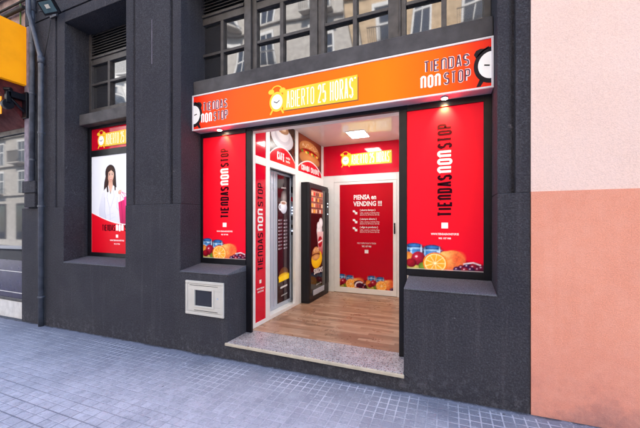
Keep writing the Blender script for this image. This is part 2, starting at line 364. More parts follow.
# planes: functions (a, b, depth) -> xyz
def front(y): return lambda a, b, d: (a, y-d, b)
def upward(y): return lambda a, b, d: (-b, y-d, a)         # reads bottom to top; a = z, b = -x
def onleft(x): return lambda a, b, d: (x+d, a, b)
def onleft_up(x): return lambda a, b, d: (x+d, -b, a)      # a = z, b = -y
def small_text(txt, size, a, b, f, name, mat, parent, align='CENTER', bold=.0, sx=1.0, d=.002):
    cu = bpy.data.curves.new('t', 'FONT'); cu.body = txt; cu.size = size; cu.align_x = align; cu.offset = bold*size; cu.extrude = 0; cu.resolution_u = 2; cu.space_line = 1.0
    ob = bpy.data.objects.new('t', cu); C.objects.link(ob); bpy.context.view_layer.update()
    me = bpy.data.meshes.new_from_object(ob.evaluated_get(bpy.context.evaluated_depsgraph_get())); bpy.data.objects.remove(ob); bpy.data.curves.remove(cu)
    off = wloc(parent)
    for v in me.vertices: v.co = Vector(f(a+v.co.x*sx, b+v.co.y, d)) - off
    me.materials.clear(); me.materials.append(M[mat]); me.name = name
    o = bpy.data.objects.new(name, me); C.objects.link(o); o.parent = parent; return o
def tag(o, label=None, cat=None, group=None, kind=None):
    for k, v in (('label', label), ('category', cat), ('group', group), ('kind', kind)):
        if v: o[k] = v
    return o
def thing(name, loc, label, cat, group=None):
    o = bpy.data.objects.new(name, None); o.empty_display_size = .1; o.location = loc; C.objects.link(o); return tag(o, label, cat, group)
def copy_tree(o, loc=None, label=None):
    def cp(x, p):
        c = x.copy(); C.objects.link(c)
        if p is not None: c.parent = p
        for ch in [k for k in bpy.data.objects if k.parent == x and k is not c]: cp(ch, c)
        return c
    c = cp(o, None)
    if loc: c.location = loc
    if label: c['label'] = label
    return c
# ---------------- printed artwork rasterised on a fine grid
class Art:
    def __init__(s, x0, x1, z0, z1, res, bgc):
        s.nx = max(2, int((x1-x0)/res)); s.nz = max(2, int((z1-z0)/res))
        s.X, s.Z = np.meshgrid(np.linspace(x0, x1, s.nx+1), np.linspace(z0, z1, s.nz+1)); s.res = res
        s.c = np.zeros(s.X.shape+(3,)); s.c[:] = lin(np.array(bgc)/255.) if False else np.array(rgb(*bgc))
    def put(s, al, col):
        al = np.clip(al, 0, 1)[..., None]; s.c = s.c*(1-al)+col*al
    def ell(s, cx, cz, rx, rz, col, col2=None, rot=0, soft=1.0, hl=(0, 0), alpha=1.0):
        dx, dz = s.X-cx, s.Z-cz; c_, s_ = math.cos(R(rot)), math.sin(R(rot)); u = (dx*c_+dz*s_)/rx; v = (-dx*s_+dz*c_)/rz
        d = np.sqrt(u*u+v*v); al = (1-d)*min(rx, rz)/(s.res*soft)+.5
        col = np.array(rgb(*col))
        if col2 is not None:
            t = np.clip(np.sqrt((u-hl[0])**2+(v-hl[1])**2)/1.5, 0, 1)[..., None]; col = col*(1-t)+np.array(rgb(*col2))*t
        s.put(np.clip(al, 0, 1)*alpha, col)
    def poly(s, pts, col, col2=None, soft=1.0):
        ins = np.zeros(s.X.shape, bool); n = len(pts); D = np.full(s.X.shape, 1e9)
        for i in range(n):
            (x1, z1), (x2, z2) = pts[i], pts[(i+1) % n]
            cond = ((z1 > s.Z) != (z2 > s.Z)); xi = (x2-x1)*(s.Z-z1)/((z2-z1) or 1e-9)+x1; ins ^= cond & (s.X < xi)
            L = (x2-x1)**2+(z2-z1)**2 or 1e-9; t = np.clip(((s.X-x1)*(x2-x1)+(s.Z-z1)*(z2-z1))/L, 0, 1)
            D = np.minimum(D, np.hypot(s.X-x1-t*(x2-x1), s.Z-z1-t*(z2-z1)))
        sd_ = np.where(ins, D, -D); col = np.array(rgb(*col))
        if col2 is not None:
            zs = [p[1] for p in pts]; t = np.clip((s.Z-min(zs))/(max(zs)-min(zs)), 0, 1)[..., None]; col = np.array(rgb(*col2))*(1-t)+col*t
        s.put(sd_/(s.res*soft)+.5, col)
    def line(s, pts, w, col, alpha=1.0):
        D = np.full(s.X.shape, 1e9)
        for (x1, z1), (x2, z2) in zip(pts, pts[1:]):
            L = (x2-x1)**2+(z2-z1)**2 or 1e-9; t = np.clip(((s.X-x1)*(x2-x1)+(s.Z-z1)*(z2-z1))/L, 0, 1)
            D = np.minimum(D, np.hypot(s.X-x1-t*(x2-x1), s.Z-z1-t*(z2-z1)))
        s.put(np.clip((w-D)/s.res+.5, 0, 1)*alpha, np.array(rgb(*col)))
    def mesh(s, name, f, mat, parent):
        off = np.array(wloc(parent)); nz, nx = s.X.shape
        co = np.array([f(float(a), float(b), 0.0) for a, b in zip(s.X.ravel(), s.Z.ravel())])-off
        idx = np.arange(nz*nx).reshape(nz, nx)
        fa = np.stack([idx[:-1, :-1], idx[:-1, 1:], idx[1:, 1:], idx[1:, :-1]], -1).reshape(-1, 4)
        me = bpy.data.meshes.new(name); me.from_pydata(co.tolist(), [], fa.tolist())
        ca = me.color_attributes.new('Col', 'FLOAT_COLOR', 'POINT')
        ca.data.foreach_set('color', np.concatenate([np.clip(s.c, 0, 1).reshape(-1, 3), np.ones((nz*nx, 1))], 1).astype(np.float32).ravel())
        me.materials.append(M[mat]); me.validate(); o = bpy.data.objects.new(name, me); C.objects.link(o); o.parent = parent; return o
def fruit(A, x, z, k=1.0, flip=1):
    """jars, orange, peach and berries; x, z = lower left corner of the print"""
    E = lambda cx, cz, rx, rz, *a, **q: A.ell(x+flip*cx*k, z+cz*k, rx*k, rz*k, *a, **q)
    for jx, jz in ((.07, .20), (.24, .185)):
        E(jx, jz-.055, .088, .105, (60, 50, 70), (24, 12, 22)); E(jx, jz-.04, .080, .075, (70, 140, 205), (12, 30, 74), hl=(-.2, .3))
        E(jx, jz+.03, .078, .030, (24, 60, 120), (6, 16, 40)); E(jx, jz+.036, .062, .017, (60, 120, 190), (16, 44, 96)); E(jx, jz+.006, .084, .012, (160, 200, 235), (30, 70, 130))
        for q in range(7):
            E(jx-.06+rng.random()*.12, jz-.08+rng.random()*.09, .008+.014*rng.random(), .006+.010*rng.random(), ((190, 225, 250), (20, 50, 110), (90, 160, 220))[q % 3], alpha=.8)
        E(jx+.066, jz-.03, .008, .06, (215, 230, 245), alpha=.8); E(jx-.07, jz-.02, .006, .045, (170, 205, 235), alpha=.7)
    E(.20, .03, .28, .085, (70, 20, 20), (40, 8, 14)); E(.55, .02, .16, .05, (60, 8, 26))
    E(.01, .10, .06, .07, (235, 160, 70), (190, 70, 20)); E(.075, .035, .10, .06, (200, 180, 90), (90, 110, 30)); 
    E(.11, .105, .068, .07, (190, 30, 60), (70, 5, 25), hl=(-.3, .35)); E(.09, .125, .012, .010, (250, 190, 200))
    E(.04, .06, .05, .045, (170, 20, 40), (80, 4, 20), hl=(-.3, .3)); E(.16, .03, .05, .04, (120, 150, 50), (50, 80, 20))
    E(.42, .09, .115, .105, (250, 176, 90), (214, 60, 40), hl=(-.35, .35)); E(.45, .10, .02, .07, (200, 60, 30), soft=5, alpha=.5); E(.47, .12, .06, .06, (226, 70, 40), (240, 130, 70), soft=6, alpha=.7)
    E(.36, .14, .06, .045, (245, 190, 110), (235, 120, 60), hl=(-.2, .3))
    E(.265, .065, .112, .105, (250, 150, 20), (230, 100, 5)); E(.265, .065, .098, .092, (255, 226, 160)); E(.265, .065, .090, .084, (252, 150, 30), (255, 178, 60))
    for i in range(9):
        a = i*2*math.pi/9; A.line([(x+flip*.265*k, z+.065*k), (x+flip*(.265+.088*math.cos(a))*k, z+(.065+.083*math.sin(a))*k)], .0028*k, (255, 222, 160))
    E(.265, .065, .010, .010, (255, 235, 190))
    for i, (bx, bz) in enumerate([(.50, .03), (.55, .045), (.60, .04), (.64, .02), (.58, .015), (.53, .01), (.67, .035), (.46, .012)]):
        E(bx, bz, .034, .03, ((120, 20, 60), (70, 20, 80), (160, 24, 50))[i % 3], (34, 4, 22), hl=(-.3, .4)); E(bx-.008, bz+.010, .006, .005, (230, 190, 215))
    A.line([(x+flip*.52*k, z+.07*k), (x+flip*.60*k, z+.085*k), (x+flip*.66*k, z+.065*k)], .006*k, (235, 225, 235), .8)
def grain(A, zmax, amp=.35, cell=.006, z0=0):
    nz, nx = A.X.shape; k = max(1, int(cell/A.res)); g = rng.random((nz//k+2, nx//k+2)); g = np.kron(g, np.ones((k, k)))
    for _ in range(2): g = (g+np.roll(g, 1, 0)+np.roll(g, 1, 1)+np.roll(g, (1, 1), (0, 1)))/4
    f = 1+(g[:nz, :nx]-.5)*2*amp; bgc = A.c[-2, 2]; m = ((A.Z < zmax) & (np.abs(A.c-bgc).sum(-1) > .12)).astype(float); A.c = A.c*(1+(f-1)*m)[..., None]
# =================================================================== SETTING
SL = .016
def gz(x): return SL*(x-.6)
def sheet(name, mat, x0, x1, y0, y1, dz=0, label=None):
    m = MB(); n = 24; V = []
    for i in range(n+1):
        x = x0+(x1-x0)*i/n; V.append((m.bm.verts.new((x, y0, gz(x)+dz)), m.bm.verts.new((x, y1, gz(x)+dz))))
    for a, b in zip(V, V[1:]): m.bm.faces.new((a[0], b[0], b[1], a[1]))
    o = m.build(name, mat); tag(o, kind='structure'); return o
sheet('ground', 'earth', -300, 300, -300, 300, -.16)
sheet('road', 'asphalt', -120, 120, -7.2, -1.32, -.13)
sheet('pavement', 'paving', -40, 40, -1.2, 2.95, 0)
sheet('far_pavement', 'paving', -40, 40, -10.0, -7.3, 0)
m = MB()
for x in range(-40, 40):
    m.prism([(x+.004, -1.2), (x+.996, -1.2), (x+.996, -1.32), (x+.004, -1.32)], -.16, .0, lambda a, b, d: (a, b, gz(a)+d+.002))
tag(m.build('kerb', 'kerb', bevel=.008), kind='structure')
tag(MB().box(-2.32, -.37, 3.33, 5.83, -.1, .145).build('floor', 'wood'), kind='structure')
tag(MB().box(-2.75, -.30, 3.30, 5.83, 3.02, 3.10).build('ceiling', 'whitegloss'), kind='structure')

# =================================================================== SHOP BUILDING
B = thing('shop_building', (-3, 2.9, 0), 'charcoal rough-rendered building front with grooved pilasters round the orange sign and windows', 'building')
XZ = lambda u, v, a: (u, a, v)
base = [(-6.5, -.6), (.6, -.6), (.6, 1.74), (.371, 1.74), (.371, .9), (-.37, .9), (-.37, .105), (-2.32, .105), (-2.32, .9), (-3.04, .9), (-3.04, 1.74), (-4.02, 1.74), (-4.02, .9), (-5.37, .9), (-5.37, 1.74), (-6.5, 1.74)]
MB().prism(base, 2.89, 3.60, XZ).build('dado_wall', 'dark', B, bevel=.010)
def pil(pts, z0=1.7402, z1=4.70):
    x0, x1 = pts[0][0], pts[-1][0]
    return MB().prism([(x0, 3.6)]+pts+[(x1, 3.6)], z0, z1, lambda u, v, a: (u, v, a))
F, G_, P_ = 2.902, 2.935, 2.898
pil([(-4.02, F), (-3.885, F), (-3.862, G_), (-3.848, G_), (-3.84, P_), (-3.22, P_), (-3.212, G_), (-3.198, G_), (-3.175, F), (-3.04, F)]).build('pilaster', 'dark', B, bevel=.006)
pil([(.371, F), (.44, F), (.49, 2.94), (.497, 2.94), (.500, P_), (.6, P_)]).build('pilaster', 'dark', B, bevel=.005)
pil([(-6.30, P_), (-5.60, P_), (-5.592, G_), (-5.578, G_), (-5.555, F), (-5.37, F)]).build('pilaster', 'dark', B, bevel=.006)
MB().box(-3.534, -3.527, P_-.0012, P_-.0002, 3.55, 4.12).build('chalk_line', 'mauve', B)
MB().box(-6.42, -6.302, 2.89, 3.6, 1.7402, 4.70).build('corner_strip', 'mauve', B, bevel=.006)
MB().box(-6.36, -6.0, 2.83, 2.896, 1.98, 2.17).box(-6.33, -6.03, 2.845, 2.893, 1.75, 1.978).build('pilaster_cap', 'dark', B, bevel=.012)
for a, b in ((-5.37, -4.02), (-3.04, .371)):
    MB().box(a+.001, b-.001, F, 3.6, 4.54, 4.70).build('lintel', 'dark', B, bevel=.006)
MB().box(-6.42, .6, 2.925, 3.6, 4.7005, 4.718).box(-6.42, .6, P_, 9.0, 4.7185, 14).build('upper_wall', 'dark', B, bevel=.004)
for a, b in ((-5.37, -4.02), (-3.04, -2.32), (-.37, .371)):
    MB().prism([(2.884, .9005), (2.884, .915), (3.26, .975), (3.26, .9005)], a+.002, b-.002, lambda u, v, x: (x, u, v)).build('window_sill', 'sill', B, bevel=.004)
MB().box(-3.038, .369, 3.10, 3.42, 3.138, 3.32).build('beam', 'beam', B, bevel=.012)
MB().box(-5.368, -4.022, 3.10, 3.42, 3.03, 3.20).build('beam', 'beam', B, bevel=.012)
def window(x0, x1, panes, zb=3.385, zm=3.735, zt=4.14, yf=3.27, z0=3.321, ztop=4.54):
    m = MB()
    fr = lambda a, b, c, d, y=yf, t=.06: m.box(a, b, y, y+t, c, d)
    m.box(x0, panes[0][0], yf, yf+.07, z0, ztop); m.box(panes[-1][1], x1, yf, yf+.07, z0, ztop)
    a, b = panes[0][0], panes[-1][1]
    m.box(a, b, yf+.003, yf+.07, z0, zb); m.box(a, b, yf+.003, yf+.07, zt, zt+.09)
    m.box(a, b, yf-.018, yf+.07, zt+.0901, zt+.125); m.box(a, b, yf+.006, yf+.065, zm-.018, zm+.018)
    for (p, q), (p2, q2) in zip(panes, panes[1:]): m.box(q, p2, yf+.002, yf+.07, zb, zt)
    o = m.build('window', 'greyframe', B, bevel=.004)
    g = MB(); 
    for p, q in panes:
        for c, d in ((zb, zm-.018), (zm+.018, zt)):
            t = random.uniform(-.004, .004); t2 = random.uniform(-.003, .003)
            v = [g.bm.verts.new(w) for w in ((p, yf+.045+t, c), (q, yf+.045-t, c), (q, yf+.045-t+t2, d), (p, yf+.045+t+t2, d))]; g.bm.faces.new(v)
    g.build('pane', 'glass', o)
    l = MB(); k = 0; z = zt+.135
    while z < ztop-.02:
        l.prism([(yf+.005, z), (yf+.05, z+.030), (yf+.05, z+.036), (yf+.005, z+.008)], a, b, lambda u, v, x: (x, u, v)); z += .042
    l.box(a, b, yf+.055, yf+.065, zt+.125, ztop).build('louvre', 'greyframe', o)
window(-3.115, -2.342, [(-3.08, -2.745), (-2.70, -2.375)])
window(-2.25, -1.375, [(-2.187, -1.862), (-1.815, -1.47)])
window(-1.325, -.46, [(-1.286, -.957), (-.912, -.577)])
window(-.445, .369, [(-.396, -.06), (-.012, .309)])
window(-5.369, -4.022, [(-5.31, -4.92), (-4.87, -4.48), (-4.43, -4.08)], zb=3.33, zm=3.72, zt=4.03, yf=3.25, z0=3.201)
for q_ in ((-2.341, -2.251, 3.235), (-1.374, -1.326, 3.29), (-.459, -.446, 3.25)): MB().box(*q_, 3.36, 3.321, 4.54).build('mullion', 'greyframe', B, bevel=.003)
# back of the reveals and the shell of the room
for q_ in ((-5.37, -4.02), (-3.04, -2.46), (-.27, .371)): MB().box(*q_, 3.44, 3.6, .9, 3.2).build('reveal_back', 'dark', B)
MB().box(-2.9, .2, 3.43, 3.6, 3.105, 4.54).build('spandrel', 'dark', B)
for q_ in ((-2.85, -2.78, 3.60, 5.95), (-.36, -.28, 3.345, 5.95), (-2.78, -.36, 5.88, 5.95)): MB().box(*q_, -.1, 3.10).build('shell_wall', 'white', B)

# doorstep
D = thing('doorstep', (-1.35, 2.9, 0), 'speckled terrazzo doorstep with a cream nosing under the open entrance', 'doorstep')
MB().box(-2.318, -.372, 2.875, 3.328, .106, .145).build('slab', 'terrazzo', D, bevel=.003)
MB().box(-2.335, -.362, 2.852, 2.874, .112, .143).build('nosing', 'cream', D, bevel=.006)

# entrance frame
E_ = thing('entrance_frame', (-1.35, 3.26, .145), 'black metal frame of the open entrance, two posts under a header', 'door frame')
MB().box(-2.318, -2.24, 3.235, 3.27, .146, 2.645).build('post', 'blackmetal', E_, bevel=.003)
MB().box(-.46, -.384, 3.235, 3.29, .146, 2.645).build('post', 'blackmetal', E_, bevel=.003)
MB().box(-2.318, -.384, 3.235, 3.29, 2.6455, 2.72).build('header', 'blackmetal', E_, bevel=.003)
MB().box(-2.318, -.384, 3.291, 3.43, 2.66, 3.02).build('header_panel', 'white', E_)

# =================================================================== LIGHTBOX SIGN
S = thing('shop_sign', (-1.34, 3.16, 2.68), 'long orange illuminated box sign reading ABIERTO 25 HORAS over the entrance', 'sign')
x0, x1, z0, z1, yf = -3.038, .369, 2.68, 3.132, 3.08
MB().box(x0+.002, x1-.002, yf+.022, 3.233, z0+.002, z1-.002).build('box', 'signunder', S, bevel=.003)
MB().box(x0, x1, yf, yf+.021, z0, z0+.018).box(x0, x1, yf, yf+.021, z1-.018, z1).box(x0, x0+.018, yf, yf+.021, z0+.0181, z1-.0181).box(x1-.018, x1, yf, yf+.021, z0+.0181, z1-.0181).build('frame', 'signwhite', S, bevel=.003)
MB().box(x0+.0185, x1-.0185, yf+.010, yf+.020, z0+.0185, z1-.0185).build('face', 'signface', S)
ff = front(yf+.0098)
for (a, b) in ((-2.895, -.003), (-.24, .0)):
    dx = a
    w = .40 if a < -1 else .415
    # two-line wordmark
    for (t, p, q, c, d, mt, rr) in (('TIEnDAS', dx+.03, dx+w, 2.912, 3.018, 'ink_maroon', .0062), ('nOn', dx, dx+w*.43, 2.764, 2.886, 'ink_white', .0095), ('STOP', dx+w*.50, dx+w+.01, 2.772, 2.882, 'ink_maroon', .0062)):
        if mt == 'ink_maroon': MB().text(t, p-.004, q+.004, c-.004, d+.004, rr+.0035, ff, .0008).build('lettering', 'ink_ring', S)
        MB().text(t, p, q, c, d, rr, front(yf+.0086), .0012).build('lettering', mt, S)
# cropped alarm clock marks at both ends
def half_clock(xe, sgn):
    cz = 2.885; g = front(yf+.0094); lo = math.pi/2; 
    a0, a1 = (math.pi/2, math.pi*1.5) if sgn < 0 else (-math.pi/2, math.pi/2)
    r0 = .138
    MB().disc((xe, cz), r0, g, 26, rz=.158, a0=a0, a1=a1, depth=.0006).build('clock_rim', 'ink_grey', S)
    MB().disc((xe, cz), r0-.034, front(yf+.0085), 26, rz=.118, a0=a0, a1=a1, depth=.0006).build('clock_face', 'ink_white', S)
    MB().stroke([(xe+sgn*.012, cz-.005), (xe+sgn*.055, cz+.004)], .0055, front(yf+.0076)).build('clock_hand', 'ink_grey', S)
    bx = xe+sgn*.075
    MB().prism([(bx+sgn*u, cz+v) for u, v in ((.045, .075), (.062, .11), (.045, .143), (.01, .155), (-.02, .15), (-.058, .168), (-.058, .15), (-.02, .132))], 0, .0006, g).build('clock_bell', 'ink_grey', S)
    MB().prism([(xe+sgn*u, cz+v) for u, v in ((.09, -.115), (.118, -.18), (.085, -.18), (.06, -.14))], 0, .0006, g).build('clock_leg', 'ink_grey', S)
half_clock(x1-.0187, -1)
half_clock(x0+.0187, 1)
# banner with alarm clock
def banner(parent, f0, ox, oz, k, ink_bg, ink_txt, face='ink_white', cut=None, shadow=True):
    """emblem 1.0 wide: clock then a strip reading ABIERTO 25 HORAS; origin = clock centre"""
    def f_(l): return lambda a, b, d: f0(ox+a*k, oz+b*k, d+l)
    W = .96
    if shadow: MB().prism([(.10, -.125), (W+.012, -.13), (W+.012, .118), (.10, .10)], 0, .0006, f_(.0004)).build('banner_shadow', 'ink_shadow', parent)
    MB().prism([(.08, -.112), (W, -.117), (W, .142), (.08, .12)], 0, .0006, f_(.0012)).build('banner', ink_bg, parent)
    MB().text('ABIERTO', .125, .47, -.092, .102, .0062, f_(.002), .0008, gap=.22).text('25', .515, .61, -.092, .112, .0078, f_(.002), .0008, gap=.25).text('HORAS', .655, .915, -.094, .122, .0075, f_(.002), .0008, gap=.24).build('lettering', ink_txt, parent)
    MB().disc((.935, .112), .010, f_(.002), 12, depth=.0006).build('mark', ink_txt, parent)
    MB().disc((0, 0), .098, f_(.0019), 32, rz=.115, depth=.0006).build('clock_rim', ink_bg, parent)
    MB().disc((0, -.002), .074, f_(.0027), 30, rz=.086, depth=.0006).build('clock_face', face, parent)
    MB().stroke([(-.040, .006), (0, -.014), (.036, .012)], .0048, f_(.0036), .0006).build('clock_hand', 'ink_grey', parent)
    for s_ in (-1, 1):
        MB().disc((s_*.074, .122), .04, f_(.0027), 16, rz=.03, depth=.0006).build('clock_bell', ink_bg, parent)
        MB().stroke([(s_*.055, -.09), (s_*.088, -.142)], .010, f_(.0027), .0006).build('clock_leg', ink_bg, parent)
    MB().stroke(arc(0, .13, .066, .052, 20, 160, 8), .0065, f_(.0035), .0006).build('clock_handle', ink_bg, parent)
banner(S, front(yf+.0098), -1.795, 2.875, .98, 'ink_yellow', 'ink_pale')
# spotlights in the soffit
def spot(x, label):
    t = thing('spotlight', (x, 3.155, 2.68), label, 'spotlight', 'spotlights under the sign')
    MB().tube([(x, 3.155, 2.6795), (x, 3.155, 2.668)], .034, 20).build('trim_ring', 'silver', t)
    MB().tube([(x, 3.155, 2.6675), (x, 3.155, 2.664)], .025, 20).build('lens', 'spot_lens', t)
    l = bpy.data.lights.new('spot_bulb', 'SPOT'); l.energy = 13; l.color = (1, .50, .14); l.spot_size = R(84); l.spot_blend = .8; l.shadow_soft_size = .02
    lo = bpy.data.objects.new('spot_bulb', l); C.objects.link(lo); lo.parent = t; lo.location = (0, .0, -.022); lo.rotation_euler = (R(34), 0, 0)
    return t
spot(-2.66, 'round lit spotlight under the sign above the narrow left poster')
spot(-.03, 'round lit spotlight under the sign above the right poster')

# =================================================================== ILLUMINATED POSTERS
def display(xa, xb, fa, fb, label, group='red poster panels beside the entrance'):
    t = thing('poster_panel', ((xa+xb)/2, 3.26, .975), label, 'poster', group)
    za, zb = 1.042, 2.622
    MB().box(fa, xa, 3.228, 3.30, .9755, 2.679).box(xb, fb, 3.228, 3.30, .9755, 2.679).box(xa, xb, 3.2285, 3.30, .9755, za).box(xa, xb, 3.2285, 3.30, zb, 2.679).build('frame', 'blackmetal', t, bevel=.003)
    A = Art(xa, xb, za, zb, .0058, (224, 2, 42)); A.ell(xa+.25, za+.95, .55, .9, (238, 14, 36), soft=60, alpha=.7)
    A.poly([(xa-.1, za-.1), (xb+.1, za-.1), (xb+.1, za+.05), (xa+.45, za+.10), (xa+.3, za+.22), (xa-.1, za+.24)], (60, 6, 20), (36, 4, 14), soft=8)
    fruit(A, xa, za); grain(A, za+.27); A.line([(xa, za+.004), (xb, za+.004)], .004, (200, 190, 190), .7)
    A.mesh('print', front(3.243), 'art_lit', t); cx = (xa+xb)/2+.01
    u = upward(3.2425); b0, b1 = -(cx+.066), -(cx-.066)
    MB().text('TIEnDAS', 1.56, 1.965, b0, b1, .0105, u).build('lettering', 'ink_dark', t); MB().text('STOP', 2.222, 2.458, b0, b1, .0105, u).build('lettering', 'ink_dark', t)
    MB().text('nOn', 1.985, 2.20, b0-.002, b1+.002, .0118, u).build('lettering', 'ink_white', t)
    MB().box(cx-.03, cx+.03, 3.2405, 3.2425, 1.448, 1.503).build('badge', 'ink_white', t, bevel=.0008)
    small_text('WWW.TIENDASNONSTOP.ES', .026, cx, 1.384, front(3.2425), 'small_print', 'ink_white', t, bold=.03, sx=.72)
    small_text('902 107 900', .022, cx, 1.344, front(3.2425), 'small_print', 'ink_white', t, bold=.03, sx=1.0)
    return t
display(-3.004, -2.322, -3.039, -2.3195, 'narrow red poster left of the entrance, above the white meter box')
display(-.382, .304, -.3835, .3695, 'red poster right of the entrance, next to the pale pink wall')

# tall poster in the left window
T = thing('window_poster', (-4.70, 3.24, .975), 'tall backlit poster of a woman with pink shopping bags in the left window', 'poster')
MB().box(-5.368, -5.29, 3.225, 3.30, .9755, 3.029).box(-4.10, -4.022, 3.225, 3.30, .9755, 3.029).box(-5.29, -4.10, 3.226, 3.30, .9755, 1.035).box(-5.29, -4.10, 3.226, 3.30, 2.555, 2.652).box(-5.29, -4.10, 3.226, 3.30, 2.992, 3.029).build('frame', 'blackmetal', T, bevel=.003)
A = Art(-5.29, -4.10, 1.035, 2.555, .0045, (214, 222, 240)); A.ell(-4.75, 2.1, .8, .8, (236, 238, 246), soft=60, alpha=.8)
# hair, face, jacket, bags (a photograph of a woman, printed flat)
HX, HZ = -4.835, 2.235
A.poly([(HX-.10, HZ+.06), (HX-.15, HZ-.10), (HX-.17, HZ-.28), (HX-.13, HZ-.36), (HX-.04, HZ-.30), (HX+.09, HZ-.26), (HX+.13, HZ-.18), (HX+.11, HZ+.06)], (52, 30, 28), (34, 18, 20), soft=2)
A.ell(HX-.01, HZ+.045, .118, .125, (58, 34, 30), (30, 16, 18), hl=(-.3, .5), soft=1.5)
# neck and blouse opening
A.poly([(HX-.045, HZ-.08), (HX+.04, HZ-.08), (HX+.05, HZ-.16), (HX+.0, HZ-.27), (HX-.06, HZ-.16)], (216, 166, 144), (226, 184, 164), soft=2)
# jacket body, far arm, near arm raised to the shoulder
A.poly([(HX-.20, HZ-.26), (HX-.12, HZ-.19), (HX-.055, HZ-.15), (HX-.005, HZ-.29), (HX+.05, HZ-.15), (HX+.14, HZ-.20), (HX+.22, HZ-.36), (HX+.20, HZ-.78), (HX-.22, HZ-.86)], (240, 240, 246), (206, 210, 226), soft=2)
A.poly([(HX-.20, HZ-.26), (HX-.12, HZ-.22), (HX-.15, HZ-.52), (HX-.10, HZ-.70), (HX-.26, HZ-.74), (HX-.28, HZ-.52)], (228, 230, 240), (196, 200, 220), soft=2)
A.poly([(HX+.12, HZ-.20), (HX+.24, HZ-.30), (HX+.32, HZ-.56), (HX+.26, HZ-.62), (HX+.15, HZ-.48)], (246, 246, 250), (212, 216, 230), soft=2)
A.poly([(HX+.26, HZ-.62), (HX+.33, HZ-.55), (HX+.24, HZ-.28), (HX+.17, HZ-.30)], (250, 250, 252), (222, 224, 236), soft=2)
for (pp, w_, cc, al_) in (([(HX-.06, HZ-.21), (HX-.09, HZ-.33), (HX-.02, HZ-.52), (HX-.01, HZ-.80)], .006, (176, 180, 202), .6), ([(HX+.05, HZ-.21), (HX+.08, HZ-.32), (HX+.0, HZ-.50)], .006, (182, 186, 206), .6), ([(HX-.14, HZ-.34), (HX-.14, HZ-.56), (HX-.10, HZ-.70)], .007, (180, 184, 206), .6), ([(HX+.15, HZ-.34), (HX+.14, HZ-.50), (HX+.25, HZ-.60)], .007, (186, 190, 210), .6),
    ([(HX-.10, HZ-.62), (HX+.06, HZ-.58)], .006, (200, 204, 220), .5), ([(HX-.12, HZ-.70), (HX+.10, HZ-.64)], .006, (196, 200, 218), .5), ([(HX+.04, HZ-.44), (HX+.14, HZ-.40)], .005, (206, 210, 224), .5)): A.line(pp, w_, cc, al_)
A.ell(HX+.20, HZ-.265, .034, .030, (232, 188, 166), (206, 150, 128), rot=30)
for k in range(4): A.line([(HX+.185+.014*k, HZ-.25), (HX+.20+.014*k, HZ-.235)], .006, (228, 182, 160))
# face, slightly turned and tilted
A.ell(HX, HZ, .070, .098, (242, 204, 184), (206, 148, 126), rot=-8, hl=(.25, .25), soft=1.6); A.ell(HX-.035, HZ-.02, .03, .06, (206, 150, 130), soft=8, alpha=.35); A.ell(HX+.035, HZ-.025, .018, .016, (236, 160, 150), soft=6, alpha=.4)
A.poly([(HX-.09, HZ+.02), (HX-.085, HZ+.10), (HX-.01, HZ+.135), (HX+.07, HZ+.10), (HX+.092, HZ-.0), (HX+.065, HZ+.045), (HX+.01, HZ+.085), (HX-.05, HZ+.055)], (64, 38, 32), (40, 22, 22), soft=2)
A.line([(HX-.075, HZ+.04), (HX-.09, HZ-.10), (HX-.07, HZ-.24)], .018, (46, 26, 26)); A.line([(HX+.085, HZ+.02), (HX+.095, HZ-.12), (HX+.10, HZ-.22)], .014, (44, 24, 24)); A.line([(HX-.10, HZ-.02), (HX-.12, HZ-.2)], .004, (96, 62, 52), .8)
A.ell(HX, HZ-.075, .05, .03, (196, 136, 116), soft=8, alpha=.35)
for ex in (-.026, .032):
    A.ell(HX+ex, HZ+.012, .013, .006, (250, 244, 240)); A.ell(HX+ex, HZ+.012, .009, .008, (30, 18, 18)); A.line([(HX+ex-.014, HZ+.019), (HX+ex+.013, HZ+.020)], .0035, (40, 22, 22)); A.line([(HX+ex-.017, HZ+.036), (HX+ex+.015, HZ+.039)], .004, (60, 36, 32), .9)
A.line([(HX+.006, HZ+.008), (HX+.012, HZ-.022), (HX+.001, HZ-.027)], .003, (190, 130, 110), .8)
A.ell(HX+.004, HZ-.050, .026, .010, (188, 56, 66)); A.ell(HX+.004, HZ-.048, .019, .0045, (252, 248, 246))
# bags over the shoulder
A.poly([(HX+.17, HZ-.42), (HX+.36, HZ-.36), (HX+.45, HZ-.74), (HX+.22, HZ-.80)], (226, 26, 112), (176, 8, 78), soft=1.5); A.poly([(HX+.30, HZ-.34), (HX+.52, HZ-.33), (HX+.60, HZ-.72), (HX+.36, HZ-.76)], (246, 70, 150), (206, 22, 104), soft=1.5)
A.line([(HX+.24, HZ-.41), (HX+.28, HZ-.78)], .006, (150, 4, 66), .7); A.line([(HX+.42, HZ-.34), (HX+.47, HZ-.74)], .006, (196, 20, 96), .7)
A.line([(HX+.22, HZ-.41), (HX+.21, HZ-.27), (HX+.31, HZ-.38)], .004, (232, 50, 120)); A.line([(HX+.36, HZ-.35), (HX+.24, HZ-.26), (HX+.46, HZ-.34)], .004, (240, 80, 150))
xs = np.linspace(-5.29, -4.10, 16)
cur = [(x, 1.64-.165*math.sin(math.pi*min(1, (x+5.29)/1.19))**.9 if False else 1.66-.19*math.sin(math.pi*.5*min(1, (x+5.29)/.85))) for x in xs]
A.poly([(x, z+.014) for x, z in cur]+[(-4.10, 1.0), (-5.29, 1.0)], (248, 240, 244)); A.poly(cur+[(-4.10, 1.0), (-5.29, 1.0)], (222, 12, 36), (206, 6, 30))
A.mesh('print', front(3.243), 'art_lit', T)
